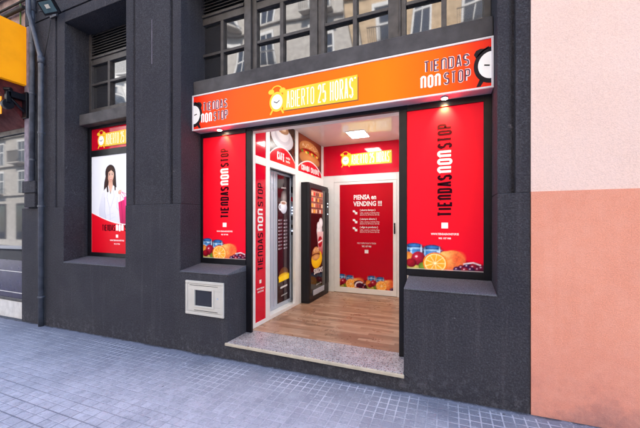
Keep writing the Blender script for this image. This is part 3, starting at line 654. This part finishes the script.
MB().text('TIEnDAS', -5.035, -4.735, 1.375, 1.475, .007, front(3.2425)).build('lettering', 'ink_dark', T); MB().text('STOP', -4.52, -4.33, 1.375, 1.475, .007, front(3.2425)).build('lettering', 'ink_dark', T)
MB().text('nOn', -4.715, -4.545, 1.372, 1.478, .012, front(3.2425)).build('lettering', 'ink_white', T)
MB().box(-4.715, -4.665, 3.2405, 3.2425, 1.275, 1.322).build('badge', 'ink_white', T)
small_text('WWW.TIENDASNONSTOP.ES', .030, -4.69, 1.222, front(3.2425), 'small_print', 'ink_white', T, bold=.03, sx=.8)
small_text('902 107 900', .026, -4.69, 1.17, front(3.2425), 'small_print', 'ink_white', T, bold=.03)
MB().box(-5.2895, -4.1005, 3.244, 3.26, 2.6525, 2.9915).build('header_board', 'red', T)
banner(T, front(3.2435), -5.055, 2.80, .86, 'ink_yellow', 'ink_pale')

# =================================================================== METER BOX
X = thing('meter_box', (-2.65, 2.88, .41), 'cream plastic meter box with a small dark window set in the low wall', 'meter box')
MB().box(-2.935, -2.366, 2.868, 2.8895, .41, .445).box(-2.935, -2.366, 2.868, 2.8895, .78, .812).box(-2.935, -2.905, 2.868, 2.8895, .4452, .7798).box(-2.400, -2.366, 2.868, 2.8895, .4452, .7798).build('frame', 'plastic', X, bevel=.004)
MB().box(-2.903, -2.402, 2.8725, 2.889, .449, .520).box(-2.903, -2.402, 2.8725, 2.889, .706, .776).box(-2.903, -2.788, 2.8725, 2.889, .5202, .7058).box(-2.530, -2.402, 2.8725, 2.889, .5202, .7058).build('door', 'plastic', X, bevel=.003)
MB().box(-2.815, -2.788, 2.864, 2.8722, .50, .726).box(-2.530, -2.503, 2.864, 2.8722, .50, .726).box(-2.7878, -2.5302, 2.864, 2.8722, .50, .5205).box(-2.7878, -2.5302, 2.864, 2.8722, .7055, .726).build('window_frame', 'plastic', X, bevel=.003)
MB().box(-2.789, -2.529, 2.880, 2.888, .519, .707).build('window', 'shopglass', X)
MB().tube([(-2.452, 2.874, .625), (-2.452, 2.866, .625)], .011, 14).build('lock', 'silver', X)
MB().box(-2.87, -2.45, 2.8705, 2.8728, .757, .762).build('groove', 'blackmetal', X); MB().box(-2.80, -2.45, 2.8705, 2.8728, .462, .468).build('groove', 'blackmetal', X)

# =================================================================== INTERIOR
LW = thing('panel_wall', (-2.32, 4.4, .145), 'white framed left wall of the vending room with red panels and food pictures', 'wall')
XW = -2.30
m = MB(); w0, w1 = XW-.05, XW
m.box(w0, w1, 3.275, 3.412, .146, 3.019).box(w0, w1, 3.664, 3.767, .146, 3.019)
m.box(w0, w1, 3.4121, 3.6639, .146, .20).box(w0, w1, 3.4121, 3.6639, 2.275, 2.38)
m.box(w0, w1, 3.7671, 4.5549, .146, .20).box(w0, w1, 3.7671, 4.5549, 2.285, 2.38)
m.box(w0, w1, 4.555, 4.66, .146, 3.019).box(w0, w1, 4.6601, 5.80, .146, 2.375).box(w0, w1, 5.70, 5.80, 2.3755, 3.019)
m.build('frame', 'white', LW, bevel=.003)
MB().box(-2.77, w0-.001, 3.72, 3.7665, .146, 2.6).box(-2.77, w0-.001, 4.82, 4.86, .146, 2.6).box(-2.77, w0-.001, 3.767, 4.8199, .146, .19).box(-2.77, w0-.001, 3.767, 4.8199, 2.32, 2.36).build('recess_lining', 'white', LW)
MB().box(XW-.02, XW-.008, 3.4125, 3.6635, .2005, 2.2745).build('red_panel', 'red', LW)
MB().box(XW-.02, XW-.008, 3.4125, 3.6635, 2.3805, 3.0185).build('red_panel', 'red', LW)
MB().text('TIEnDAS', .86, 1.37, -3.60, -3.475, .0085, onleft_up(XW-.0078)).build('lettering', 'ink_dark', LW); MB().text('STOP', 1.72, 2.03, -3.60, -3.475, .0085, onleft_up(XW-.0078)).build('lettering', 'ink_dark', LW)
MB().text('nOn', 1.40, 1.69, -3.602, -3.472, .0118, onleft_up(XW-.0078)).build('lettering', 'ink_plain', LW)
MB().box(XW-.0078, XW-.006, 3.515, 3.56, .70, .745).build('badge', 'ink_plain', LW)
small_text('WWW.TIENDAS', .03, 3.54, .62, onleft(XW-.0078), 'small_print', 'ink_plain', LW, bold=.03, sx=.8); small_text('NONSTOP.ES', .03, 3.54, .58, onleft(XW-.0078), 'small_print', 'ink_plain', LW, bold=.03, sx=.8)
# coffee picture
A = Art(3.768, 4.554, 2.381, 3.018, .008, (52, 24, 20))
for i in range(240):
    px, pz = 3.77+rng.random()*.78, 2.38+rng.random()*.64; A.ell(px, pz, .035, .022, (96, 48, 32), (30, 12, 10), rot=rng.random()*180, hl=(-.3, .3))
    
A.ell(4.15, 2.78, .34, .17, (240, 236, 236), (190, 186, 196), hl=(-.2, .3)); A.ell(4.15, 2.80, .24, .12, (196, 190, 198)); A.ell(4.15, 2.86, .20, .13, (245, 242, 242), (205, 200, 208)); A.ell(4.15, 2.92, .19, .075, (214, 170, 130), (120, 66, 40)); A.ell(4.15, 2.92, .10, .03, (238, 214, 186))
arcp = [(3.77+.785*i/20, 2.46+.17*math.sin(math.pi*(i/20))**.8 + .0) for i in range(21)]
A.poly([(x, z+.018) for x, z in arcp]+[(4.56, 2.37), (3.76, 2.37)], (246, 240, 240)); A.poly(arcp+[(4.56, 2.37), (3.76, 2.37)], (206, 8, 32))
A.mesh('picture', onleft(XW-.010), 'art', LW); MB().text('CAFE', 3.98, 4.20, 2.43, 2.555, .0125, onleft(XW-.0095)).build('lettering', 'ink_plain', LW)
small_text('recién\nhecho', .055, 4.24, 2.49, onleft(XW-.0095), 'small_print', 'ink_plain', LW, align='LEFT', bold=.02)
# hot food picture
A = Art(4.661, 5.699, 2.376, 3.018, .010, (96, 40, 30)); A.ell(5.15, 3.0, .6, .25, (150, 70, 44), soft=30)
A.ell(5.16, 2.80, .44, .16, (226, 160, 96), (150, 84, 40), hl=(0, .5)); A.ell(5.16, 2.72, .42, .10, (170, 30, 22), (110, 12, 14)); A.ell(5.16, 2.64, .44, .12, (214, 146, 84), (140, 76, 36), hl=(0, .3))
for i in range(9): A.ell(4.84+i*.08, 2.745+.01*(i % 2), .05, .02, ((90, 130, 40), (220, 60, 40), (240, 200, 80))[i % 3])
for i in range(40): A.ell(4.8+rng.random()*.72, 2.83+rng.random()*.09, .009, .006, (246, 222, 180))
arcp = [(4.66+1.04*i/20, 2.43+.17*math.sin(math.pi*(i/20))**.8) for i in range(21)]
A.poly([(x, z+.018) for x, z in arcp]+[(5.72, 2.36), (4.65, 2.36)], (246, 240, 240)); A.poly(arcp+[(5.72, 2.36), (4.65, 2.36)], (206, 8, 32))
A.mesh('picture', onleft(XW-.010), 'art', LW); MB().text('COMIDA', 4.80, 5.13, 2.41, 2.51, .0115, onleft(XW-.0095)).build('lettering', 'ink_plain', LW); MB().text('CALIEnTE', 5.19, 5.58, 2.41, 2.51, .0115, onleft(XW-.0095)).build('lettering', 'ink_plain', LW)

BW = thing('back_wall', (-1.35, 5.83, .145), 'white back partition with a red poster door and a glossy red board above', 'wall')
m = MB(); ya, yb = 5.80, 5.86
m.box(-2.299, -2.085, ya, yb, .146, 2.432).box(-2.0849, -.863, ya, yb, 2.30, 2.432).box(-.862, -.361, ya, yb, .146, 2.432).build('frame', 'white', BW, bevel=.003)
dr = MB().box(-2.082, -1.966, 5.806, 5.85, .152, 2.297).box(-.932, -.866, 5.806, 5.85, .152, 2.297).box(-1.9659, -.9321, 5.806, 5.85, .152, .252).box(-1.9659, -.9321, 5.806, 5.85, 2.245, 2.297).build('door', 'white', BW, bevel=.003)
MB().tube([(-.905, 5.80, 1.45), (-.905, 5.765, 1.45), (-.905, 5.765, 1.36), (-.905, 5.80, 1.36)], .008, 8).box(-.918, -.892, 5.798, 5.806, 1.30, 1.50).build('handle', 'blackmetal', dr)
A = Art(-1.966, -.932, .252, 2.245, .010, (182, 4, 28)); A.ell(-1.45, 1.3, .5, .9, (190, 6, 30), soft=50, alpha=.6)
A.poly([(-1.97, .25), (-.93, .25), (-.93, .38), (-1.1, .42), (-1.3, .39), (-1.5, .42), (-1.75, .38), (-1.97, .44)], (96, 10, 30), (60, 6, 20))
fruit(A, -1.99, .26, .95); fruit(A, -1.40, .26, .95); A.ell(-1.58, .33, .1, .07, (90, 16, 50), (30, 4, 20)); A.line(arc(-1.56, .30, .09, .07, 60, 200, 8), .012, (240, 225, 235))
grain(A, .26+.30); A.mesh('poster', front(5.815), 'art', BW)
bf = front(5.8145)
small_text('PIENSA en\nVENDING !!!', .125, -1.685, 1.95, bf, 'lettering', 'ink_plain', BW, align='LEFT', bold=.03, sx=.80)
for i, z in enumerate((1.71, 1.54, 1.385)):
    small_text('( ahorra tiempo )' if i == 0 else ('( siempre abierto )' if i == 1 else '( elige tu producto )'), .05, -1.56, z+.02, bf, 'small_print', 'ink_plain', BW, align='LEFT', bold=.02, sx=.85)
    small_text('cafés, snacks y bebidas frías\nabierto las 24 horas del día', .036, -1.56, z-.03, bf, 'small_print', 'ink_plain', BW, align='LEFT', sx=.95)
    mm = MB(); mm.prism([(-1.70, z+.035), (-1.66, z+.035), (-1.64, z+.0), (-1.61, z+.0), (-1.61, z-.045), (-1.655, z-.045), (-1.66, z-.01), (-1.70, z+.0)], 0, .001, bf); mm.build('icon', 'ink_plain', BW)
small_text('PIDE Y DISFRUTA EN TU TIENDA', .040, -1.43, 1.10, bf, 'small_print', 'ink_plain', BW, sx=.62); small_text('902 107 900', .045, -1.43, 1.04, bf, 'small_print', 'ink_plain', BW, bold=.02, sx=.8)
MB().box(-1.465, -1.395, 5.812, 5.8145, .925, .99).build('badge', 'ink_plain', BW)
MB().box(-2.299, -.361, 5.795, 5.86, 2.4325, 3.0185).build('red_board', 'red', BW)
banner(BW, front(5.7948), -1.84, 2.715, .92, 'ink_yellow', 'ink_pale', shadow=True)

# ceiling lights
def clight(xa, xb, y0_, y1_, label):
    t = thing('ceiling_light', ((xa+xb)/2, (y0_+y1_)/2, 3.02), label, 'ceiling light', 'lights in the vending room ceiling')
    MB().box(xa-.02, xb+.02, y0_-.02, y1_+.02, 3.012, 3.0196).build('trim', 'white', t)
    MB().box(xa, xb, y0_, y1_, 3.008, 3.0118).build('diffuser', 'panel_light', t); return t
clight(-1.57, -1.28, 4.99, 5.37, 'square lit ceiling panel nearest the back wall of the vending room')
clight(-1.57, -1.28, 3.86, 4.24, 'square lit ceiling panel just inside the entrance header')

# vending machine 1: coffee
V = thing('vending_machine', (-2.58, 4.35, .19), 'silver and black coffee vending machine recessed in the white left wall', 'vending machine')
xf = -2.42
MB().box(-2.76, xf, 3.90, 4.80, .192, 2.29).build('body', 'silver', V, bevel=.01)
for yy in (3.965, 4.06, 4.135): MB().box(xf+.0005, xf+.012, yy, yy+.022, .24, 2.25).build('trim', 'silver', V, bevel=.004)
A = Art(4.17, 4.555, .27, 2.24, .009, (26, 16, 20)); A.ell(4.36, 1.2, .16, .8, (52, 24, 34), soft=30, alpha=.8)
A.ell(4.35, 1.75, .11, .10, (238, 240, 248), (150, 156, 176), hl=(-.2, .3)); A.ell(4.35, 1.82, .10, .03, (250, 250, 252), (180, 150, 120)); A.ell(4.35, 1.815, .07, .02, (140, 80, 50))
A.line(arc(4.25, 1.75, .045, .045, 60, 290, 8), .010, (220, 224, 236)); A.ell(4.36, 1.90, .05, .06, (200, 190, 190), soft=12, alpha=.6); A.line([(4.28, 2.05), (4.42, 2.06)], .008, (190, 180, 180), .7)
for i in range(9):
    for yy in (4.25, 4.42): A.line([(yy-.03, 1.54-i*.055), (yy+.04, 1.545-i*.055)], .010, (130, 116, 128), .75); A.line([(yy-.055, 1.54-i*.055), (yy-.045, 1.54-i*.055)], .008, (200, 190, 198))
A.ell(4.36, .70, .15, .10, (120, 78, 44), (50, 26, 16)); A.ell(4.36, .66, .17, .05, (232, 190, 40), (190, 130, 10)); A.poly([(4.20, .58), (4.53, .60), (4.53, .68), (4.20, .66)], (236, 196, 30))
A.line([(4.26, .49), (4.46, .50)], .012, (220, 220, 220), .8); A.line([(4.28, .36), (4.46, .37)], .006, (170, 170, 170), .8)
MB().box(xf+.0005, xf+.012, 4.165, 4.56, .262, 2.248).build('front_panel', 'blackmetal', V, bevel=.004)
A.mesh('front_print', onleft(xf+.0135), 'art_machine', V)
MB().box(xf+.0005, xf+.014, 4.575, 4.79, .26, 2.25).build('control_panel', 'silver', V, bevel=.005)
m = MB()
for z, h in ((2.0, .10), (1.55, .07), (1.42, .05), (1.30, .05)): MB().box(xf+.0142, xf+.018, 4.60, 4.68, z, z+h).build('slot', 'blackmetal', V)
MB().box(xf+.0142, xf+.018, 4.60, 4.68, 1.86, 1.93).build('sticker', 'red', V)
m = MB()
for z in (1.75, 1.70, 1.65, 1.36): MB().box(xf+.0182, xf+.021, 4.62, 4.65, z, z+.02).build('button', 'btn', V)

# vending machine 2: snacks
V = thing('vending_machine', (-2.22, 5.23, .146), 'tall black snack vending machine with rounded front standing in the back corner', 'vending machine')
pr = [(-2.299, 4.757)]+[(-2.19+.04*math.cos(R(a)), 4.797+.04*math.sin(R(a))) for a in range(-90, 1, 15)]+[(-2.15, 5.66)]+[(-2.19+.04*math.cos(R(a)), 5.67+.04*math.sin(R(a))) for a in range(0, 91, 15)]+[(-2.299, 5.71)]
MB().prism(pr, .19, 2.16, lambda u, v, a: (u, v, a)).build('body', 'blackmetal', V, bevel=.006)
MB().prism([(u*.97-.066 if u > -2.29 else u, v*.985+.078) for u, v in pr], .146, .189, lambda u, v, a: (u, v, a)).build('plinth', 'blackmetal', V)
MB().prism([(u*1.0, v) for u, v in pr], 2.1605, 2.19, lambda u, v, a: (u-(.0 if u < -2.29 else .012), v, a)).build('cap', 'blackmetal', V, bevel=.006)
A = Art(4.84, 5.50, .30, 2.10, .010, (22, 16, 18))
A.poly([(4.85, 1.66), (5.38, 1.66), (5.38, 2.06), (4.85, 2.06)], (196, 140, 120), (130, 70, 60))
for r_ in range(4):
    A.line([(4.85, 1.66+r_*.10), (5.38, 1.66+r_*.10)], .006, (40, 30, 34))
    for c_ in range(6): A.poly([(4.865+c_*.087, 1.675+r_*.10), (4.93+c_*.087, 1.675+r_*.10), (4.93+c_*.087, 1.735+r_*.10), (4.865+c_*.087, 1.735+r_*.10)], [(210, 60, 50), (240, 190, 150), (230, 214, 200), (180, 90, 70), (240, 160, 60), (120, 70, 60)][int(rng.integers(6))])
A.line([(5.12, 1.66), (5.12, 2.06)], .006, (50, 40, 44))
A.ell(5.22, 1.36, .13, .13, (248, 246, 248), (190, 180, 186), hl=(-.2, .3)); A.ell(5.28, 1.50, .09, .09, (250, 248, 250), (200, 190, 196)); A.ell(5.18, 1.45, .08, .07, (244, 240, 244), (196, 186, 190))
A.poly([(5.10, 1.34), (5.40, 1.34), (5.36, .92), (5.18, .92)], (230, 196, 196), (176, 24, 34)); A.ell(5.25, 1.16, .10, .10, (196, 30, 44), (120, 10, 20)); A.line([(5.17, 1.15), (5.33, 1.18)], .014, (250, 240, 240))
A.ell(5.10, .86, .24, .16, (252, 214, 40), (214, 146, 10), hl=(0, .2)); A.ell(5.06, .96, .17, .12, (214, 150, 90), (130, 76, 40), hl=(0, .4)); A.ell(5.06, .94, .18, .03, (90, 40, 26)); A.ell(5.06, .90, .17, .05, (222, 168, 104), (160, 96, 50))
for i in range(22): A.ell(4.95+rng.random()*.22, .99+rng.random()*.06, .007, .005, (250, 226, 186))
A.mesh('front_print', onleft(-2.1495), 'art_machine', V); MB().text('SnACKS', 4.96, 5.36, .60, .70, .012, onleft(-2.1485)).build('lettering', 'ink_plain', V)
small_text('abierto 24 h', .05, 5.18, .40, onleft(-2.1485), 'small_print', 'ink_plain', V)
MB().box(-2.1495, -2.138, 5.53, 5.66, .35, 2.08).build('control_panel', 'blackmetal', V, bevel=.003)
m = MB()
for z in (1.86, 1.80, 1.66): MB().box(-2.1378, -2.133, 5.58, 5.61, z, z+.02).build('button', 'btn', V)
MB().box(-2.1495, -2.135, 4.92, 5.42, .25, .34).build('delivery_flap', 'silver', V, bevel=.004)

# =================================================================== PINK BUILDING
P2 = thing('pink_building', (3, 2.9, 0), 'neighbouring building with pale pink render above and salmon render below', 'building')
MB().box(.602, 14, 2.885, 9, -.6, 1.745).build('lower_wall', 'salmon', P2)
MB().box(.602, 14, 2.889, 9, 1.7452, 14).build('upper_wall', 'palepink', P2)

# =================================================================== PIPES, FLOODLIGHT
def clampring(m, x, y, z, r=.042): m.tube([(x, y, z-.014), (x, y, z+.014)], r, 16).box(x-.012, x+.012, y, 2.893, z-.012, z+.012)
t = thing('drain_pipe', (-6.10, 2.84, 2.17), 'grey drainpipe nearest the orange board, running up from the pilaster cap', 'pipe', 'drainpipes on the charcoal wall')
MB().tube([(-6.10, 2.845, 2.16), (-6.10, 2.845, 6.8)], .036, 16).build('pipe', 'pipe', t)
for z in (2.5, 3.55, 4.35): m = MB(); clampring(m, -6.10, 2.845, z); m.build('clamp', 'pipe', t, bevel=.002)
MB().tube([(-6.10, 2.845, 4.86), (-6.10, 2.845, 5.2)], .047, 16).build('socket', 'pipe', t)
t = thing('drain_pipe', (-5.85, 2.83, -.1), 'grey drainpipe right of the other, reaching the pavement and bending over at the top', 'pipe', 'drainpipes on the charcoal wall')
MB().tube([(-5.85, 2.84, -.16), (-5.85, 2.84, 4.02), (-5.865, 2.835, 4.12), (-5.90, 2.83, 4.2), (-6.03, 2.80, 4.66), (-6.07, 2.79, 4.78), (-6.08, 2.79, 4.9), (-6.08, 2.79, 6.8)], [.035]*3+[.030]*5, 16).build('pipe', 'pipe', t)
for z in (.35, 1.76, 2.9): m = MB(); clampring(m, -5.85, 2.84, z); m.build('clamp', 'pipe', t, bevel=.002)
MB().tube([(-5.85, 2.84, 3.98), (-5.85, 2.84, 4.08)], .045, 16).build('socket', 'pipe', t)
m = MB().tube([(-5.82, 2.87, 4.10), (-5.70, 2.87, 4.45), (-5.66, 2.87, 4.62)], .006, 6)
tag(m.build('thin_cable', 'cable'), 'thin black cable rising from the pipe bend to the floodlight', 'cable')

FL = thing('floodlight', (-5.60, 2.89, 4.72), 'small black floodlight on a bracket high on the charcoal wall', 'floodlight')
hm = Matrix.Translation((.16, -.15, -.03)) @ Matrix.Rotation(R(30), 4, 'Z') @ Matrix.Rotation(R(38), 4, 'X') @ Matrix.Rotation(R(-14), 4, 'Y')
def head(m, name, mat, par, bev):
    o = m.build(name, mat, None, bevel=bev); o.data.transform(hm); o.parent = par; return o
hs = MB().box(-.12, .12, -.03, .02, -.095, .095)
for k in range(6): hs.box(-.10+k*.038, -.09+k*.038, .0202, .045, -.08, .08)
ho = head(hs, 'housing', 'blackmetal', FL, .006)
head(MB().box(-.095, .095, -.0345, -.0305, -.070, .070), 'reflector', 'lensgrey', ho, .002); head(MB().box(-.03, .03, -.040, -.036, -.02, .03), 'led', 'plastic', ho, .002)
MB().box(-5.68, -5.52, 2.87, 2.897, 4.66, 4.74).tube([(-5.66, 2.88, 4.71), (-5.69, 2.74, 4.70)], .012, 8).tube([(-5.54, 2.88, 4.71), (-5.50, 2.77, 4.70)], .012, 8).build('bracket', 'greyframe', FL, bevel=.002)

# =================================================================== LEFT NEIGHBOUR
L = thing('neighbouring_shopfront', (-9, 2.95, 0), 'neighbouring shopfront at the left edge with a large dark display window', 'shopfront')
MB().box(-14, -6.502, 2.96, 9, -.6, .16).build('plinth', 'farwhite', L, bevel=.01)
MB().box(-14, -6.48, 2.955, 3.02, .161, .21).box(-6.56, -6.48, 2.955, 3.02, .2101, 3.10).box(-14, -6.561, 2.955, 3.02, 3.02, 3.10).build('window_frame', 'greyframe', L, bevel=.004)
MB().box(-14, -6.561, 2.985, 2.995, .2101, 3.0199).build('pane', 'shopglass', L)
MB().box(-14, -6.561, 2.975, 2.983, .2101, .86).build('violet_band', 'leaf_dark', L)  # dark violet band over the lower part of the pane
MB().box(-14, -6.561, 2.968, 2.974, .66, .672).box(-14, -6.561, 2.968, 2.974, .30, .312).build('pale_stripe', 'farwhite', L)
MB().box(-14, -6.48, 3.03, 9, .21, 3.0).build('shop_interior', 'leaf_dark', L)
MB().box(-14, -6.422, 2.955, 9, 3.105, 14).build('upper_wall', 'pinkwall', L)
O = thing('orange_sign_box', (-9, 2.4, 3.75), 'big plain orange fascia box jutting out over the neighbouring shopfront', 'sign')
MB().box(-9.5, -6.36, 2.50, 2.952, 3.745, 4.69).build('board', 'orange_board', O, bevel=.004)
AW = thing('folded_awning', (-8, 2.7, 3.4), 'folded awning with an orange valance under the orange fascia box', 'awning')
MB().prism([(2.953, 3.10), (2.953, 3.74), (2.30, 3.74), (2.62, 3.50)], -9.5, -6.43, lambda u, v, x: (x, u, v)).build('canopy', 'darkred', AW)
MB().box(-9.5, -6.42, 2.600, 2.612, 3.20, 3.47).build('valance', 'orange_board', AW)
MB().tube([(-6.42, 2.66, 3.36), (-6.34, 2.66, 3.36)], .075, 20).box(-6.40, -6.33, 2.63, 2.69, 3.38, 3.56).box(-6.41, -6.33, 2.66, 2.90, 3.48, 3.58).tube([(-6.36, 2.7, 3.60), (-6.60, 2.58, 3.62)], .035, 10).tube([(-6.37, 2.88, 3.30), (-6.37, 2.70, 3.46)], .018, 10).box(-6.42, -6.30, 2.86, 2.90, 3.20, 3.62).build('arm', 'blackmetal', AW, bevel=.006)
t = thing('cable_bundle', (-7, 2.93, 5), 'dark cables and pipes running along the dusty pink wall above the orange box', 'cable')
for y, z, r_ in ((2.90, 5.02, .03), (2.92, 5.16, .018), (2.88, 5.38, .045), (2.80, 5.62, .07)): MB().tube([(-12, y, z-.05), (-9, y, z), (-6.45, y, z+.03)], r_, 10).build('cable', 'cable', t)
tag(MB().tube([(-6.62, 2.93, 4.69), (-6.62, 2.93, 5.3), (-6.50, 2.93, 5.6), (-6.5, 2.9, 6.4)], .012, 8).build('green_cable', 'greencable'), 'thin green cable dropping to the top of the orange box', 'cable')

# =================================================================== ACROSS THE STREET (seen reflected in the glass)
def far_building(x0, x1, h, wall, label, floors, bays, y=-10.0):
    b = thing('apartment_building', ((x0+x1)/2, y, 0), label, 'building')
    MB().box(x0, x1, y-8, y, -.6, h).build('wall', wall, b)
    m = MB(); fh = (h-4.2)/floors
    for k in range(floors+1): m.box(x0, x1, y+.001, y+.22, 4.0+k*fh, 4.18+k*fh)
    m.box(x0-.1, x1+.1, y+.001, y+.5, h-.35, h+.1); m.build('cornice', wall, b, bevel=.03)
    bw = (x1-x0)/bays
    for k in range(floors):
        for j in range(bays):
            cx = x0+(j+.5)*bw; z = 4.25+k*fh
            f_ = MB().box(cx-.62, cx-.5, y, y+.08, z, z+fh*.78).box(cx+.5, cx+.62, y, y+.08, z, z+fh*.78).box(cx-.5, cx+.5, y, y+.08, z+fh*.72, z+fh*.78).box(cx-.03, cx+.03, y, y+.07, z, z+fh*.72).box(cx-.5, cx+.5, y, y+.065, z+fh*.42, z+fh*.45).build('window', 'farwhite', b)
            MB().box(cx-.5, cx+.5, y+.01, y+.03, z, z+fh*.72).build('pane', 'farglass', f_)
            if (j+k) % 2 == 0 or wall == 'farwhite':
                r_ = MB().box(cx-.9, cx+.9, y+.001, y+.7, z-.12, z); r_ = r_.build('balcony', wall, b, bevel=.02)
                m = MB()
                for i in range(19): m.box(cx-.88+i*.0967, cx-.862+i*.0967, y+.66, y+.68, z, z+.95)
                m.box(cx-.9, cx+.9, y+.65, y+.69, z+.95, z+.99).build('railing', 'iron', r_)
    for j in range(bays):
        cx = x0+(j+.5)*bw
        f_ = MB().box(cx-.9, cx+.9, y+.002, y+.06, .0, 3.3).build('shutter_frame', 'greyframe', b); MB().box(cx-.78, cx+.78, y+.061, y+.075, .1, 3.1).build('pane', 'farglass', f_)
far_building(-62, -34.05, 15, 'farstone', 'grey stone apartment block far to the left across the street', 4, 8)
far_building(-100, -62.05, 17, 'farwhite', 'farthest white apartment block across the street', 4, 10)
far_building(-34, -17.05, 15.5, 'farwhite', 'white apartment block across the street, reflected in the leftmost glass', 4, 6)
far_building(-17, -5.05, 16.5, 'farstone', 'pale stone apartment block across the street, reflected over the sign', 4, 4)
far_building(-5, 5.95, 17.5, 'farcream', 'cream apartment block straight across the street', 4, 4)
far_building(6, 24, 16, 'farwhite', 'white apartment block with iron balconies across the street on the right', 4, 6)
